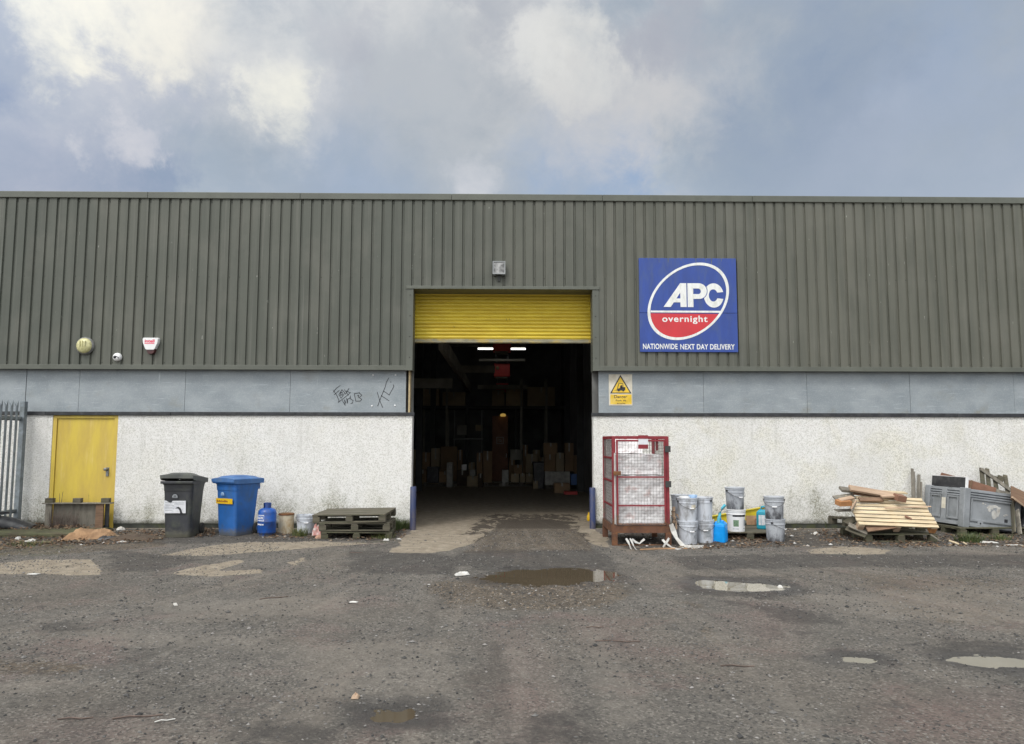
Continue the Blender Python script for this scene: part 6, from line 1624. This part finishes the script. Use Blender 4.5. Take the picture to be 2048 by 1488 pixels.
# ------------------------------------------------------------------ sky and light
sun_dir = Vector((-.36, -.55, .80)).normalized()      # towards the sun, behind the camera and to the left
el, rot = math.asin(sun_dir.z), math.atan2(sun_dir.x, sun_dir.y)
world = bpy.data.worlds.new("World"); sc.world = world; world.use_nodes = True
wk = N(world.node_tree); bg = world.node_tree.nodes['Background']
sky = wk.n('ShaderNodeTexSky', sky_type='NISHITA', sun_disc=False, sun_elevation=el, sun_rotation=rot)
sky.air_density = 1.2; sky.dust_density = 2.0
dr_ = wk.coord('Generated')
wobble = wk.vmath('SUBTRACT', wk.noise(3.2, 8, .62, dr_, .2, color=True), (.5, .5, .5))
sc_w = wk.n('ShaderNodeVectorMath', operation='SCALE'); wk.set(sc_w, 0, wobble); wk.set(sc_w, 'Scale', .30)
wob2 = wk.vmath('SUBTRACT', wk.noise(11.0, 8, .65, dr_, .3, color=True), (.5, .5, .5))
sc_w2 = wk.n('ShaderNodeVectorMath', operation='SCALE'); wk.set(sc_w2, 0, wob2); wk.set(sc_w2, 'Scale', .16)
dw = wk.vmath('NORMALIZE', wk.vmath('ADD', wk.vmath('ADD', dr_, sc_w.outputs[0]), sc_w2.outputs[0]))
n_big = wk.noise(3.4, 8, .60, wk.map(dr_, (1, 1, 1.3)), .25)
n_fine = wk.noise(8.0, 9, .62, wk.map(dr_, (1, 1, 1.2), (3, 1, 2)), .25)
c_blue, c_grey, c_light = srgb(162, 176, 190), srgb(184, 190, 196), srgb(206, 209, 211)
colr = wk.mix(wk.mr(n_big, .36, .62), c_blue, c_grey)
colr = wk.mix(wk.math('MULTIPLY', wk.mr(n_fine, .42, .70), .75), colr, c_light)
n_dk = wk.noise(5.2, 9, .62, wk.map(dr_, (1, 1, 1.4), (7, 2, 5)), .3)
colr = wk.mix(wk.math('MULTIPLY', wk.mr(n_dk, .46, .68), .7), colr, srgb(158, 169, 181))
colr = wk.mix(wk.math('MULTIPLY', wk.mr(wk.sep(dr_)[2], .40, .29), .55), colr, srgb(172, 185, 202))
def blob(px_, py_, rad, col_, amt, nz=True):
    global colr
    d = ray(px_, py_).normalized()
    f = wk.mr(wk.vmath('DOT_PRODUCT', dw, tuple(d)), math.cos(R(rad)), 1.0)
    if nz: f = wk.math('MULTIPLY', f, wk.mr(wk.math('SUBTRACT', n_fine, wk.math('MULTIPLY', wk.math('SUBTRACT', n_dk, .5), .6)), .30, .70, .25, 1.1, False))
    colr = wk.mix(wk.math('MULTIPLY', f, amt, clamp=True), colr, col_)
blob(110, 215, 10, srgb(132, 150, 182), 1.2); blob(150, 290, 8, srgb(140, 158, 184), 1.1)
blob(1720, 110, 15, srgb(148, 164, 185), 1.0); blob(1640, 220, 9, srgb(150, 164, 185), .8); blob(1990, 60, 8, srgb(156, 174, 200), .6)
blob(1180, 325, 6, srgb(150, 174, 206), .9); blob(700, 340, 7, srgb(158, 176, 204), .6)
blob(650, 60, 12, srgb(206, 207, 212), .6); blob(560, 190, 6, srgb(218, 219, 220), .7); blob(1200, 140, 9, srgb(200, 201, 206), .6)
blob(930, 90, 12, srgb(208, 209, 210), .75); blob(1330, 130, 7, srgb(206, 206, 207), .6); blob(830, 60, 4, srgb(222, 223, 222), .6); blob(640, 60, 5, srgb(224, 225, 224), .6); blob(1900, 320, 12, srgb(176, 186, 202), .7); blob(60, 350, 8, srgb(196, 198, 210), .7); blob(300, 100, 9, srgb(206, 208, 214), .7)
blob(215, -5, 4.8, srgb(250, 247, 232), 1.0); blob(330, -30, 6, srgb(244, 240, 228), .9); blob(535, 195, 3.6, srgb(248, 246, 234), 1.0); blob(510, 60, 4, srgb(230, 230, 226), .7); blob(1160, 105, 4.4, srgb(238, 237, 230), .8); blob(1240, 200, 6, srgb(210, 209, 209), .6); blob(1080, 60, 4, srgb(228, 228, 226), .7); blob(290, 270, 3, srgb(214, 214, 220), .9); blob(970, 375, 3, srgb(222, 222, 226), .8)
blob(1000, 20, 3.5, srgb(176, 181, 190), .8); blob(860, 230, 7, srgb(180, 187, 195), .7); blob(720, 110, 4, srgb(180, 184, 194), .8); blob(1330, 20, 4, srgb(170, 174, 186), .8)
# the cloud deck is brighter overhead and towards the veiled sun behind the camera
up = wk.mr(wk.sep(dr_)[2], .50, .95); back = wk.mr(wk.vmath('DOT_PRODUCT', dr_, tuple(sun_dir)), -.1, 1.0)
glow = wk.math('ADD', wk.math('MULTIPLY', up, .35), wk.math('MULTIPLY', back, 1.5))
g3 = wk.n('ShaderNodeVectorMath', operation='SCALE'); wk.set(g3, 0, (1.0, .985, .95)); wk.set(g3, 'Scale', glow)
colr = wk.mix(1.0, colr, g3.outputs[0], 'ADD')
c10 = wk.n('ShaderNodeVectorMath', operation='SCALE'); wk.set(c10, 0, colr); wk.set(c10, 'Scale', 10.0)
final = wk.mix(.93, sky.outputs[0], c10.outputs[0])
wk.set(bg, 'Color', final); bg.inputs['Strength'].default_value = .1
sl = bpy.data.lights.new('sun', 'SUN'); sl.energy = 1.5; sl.angle = R(15); sl.color = (1, .965, .91)
so = bpy.data.objects.new('sun', sl); COL.objects.link(so); so.rotation_euler = (-sun_dir).to_track_quat('-Z', 'Y').to_euler(); so.location = (-8, -12, 14)

sc.view_settings.view_transform = 'Standard'; sc.view_settings.look = 'None'; sc.view_settings.exposure = 0; sc.view_settings.gamma = 1
sc.render.engine = 'CYCLES'
sc.cycles.max_bounces = 8; sc.cycles.use_denoising = True
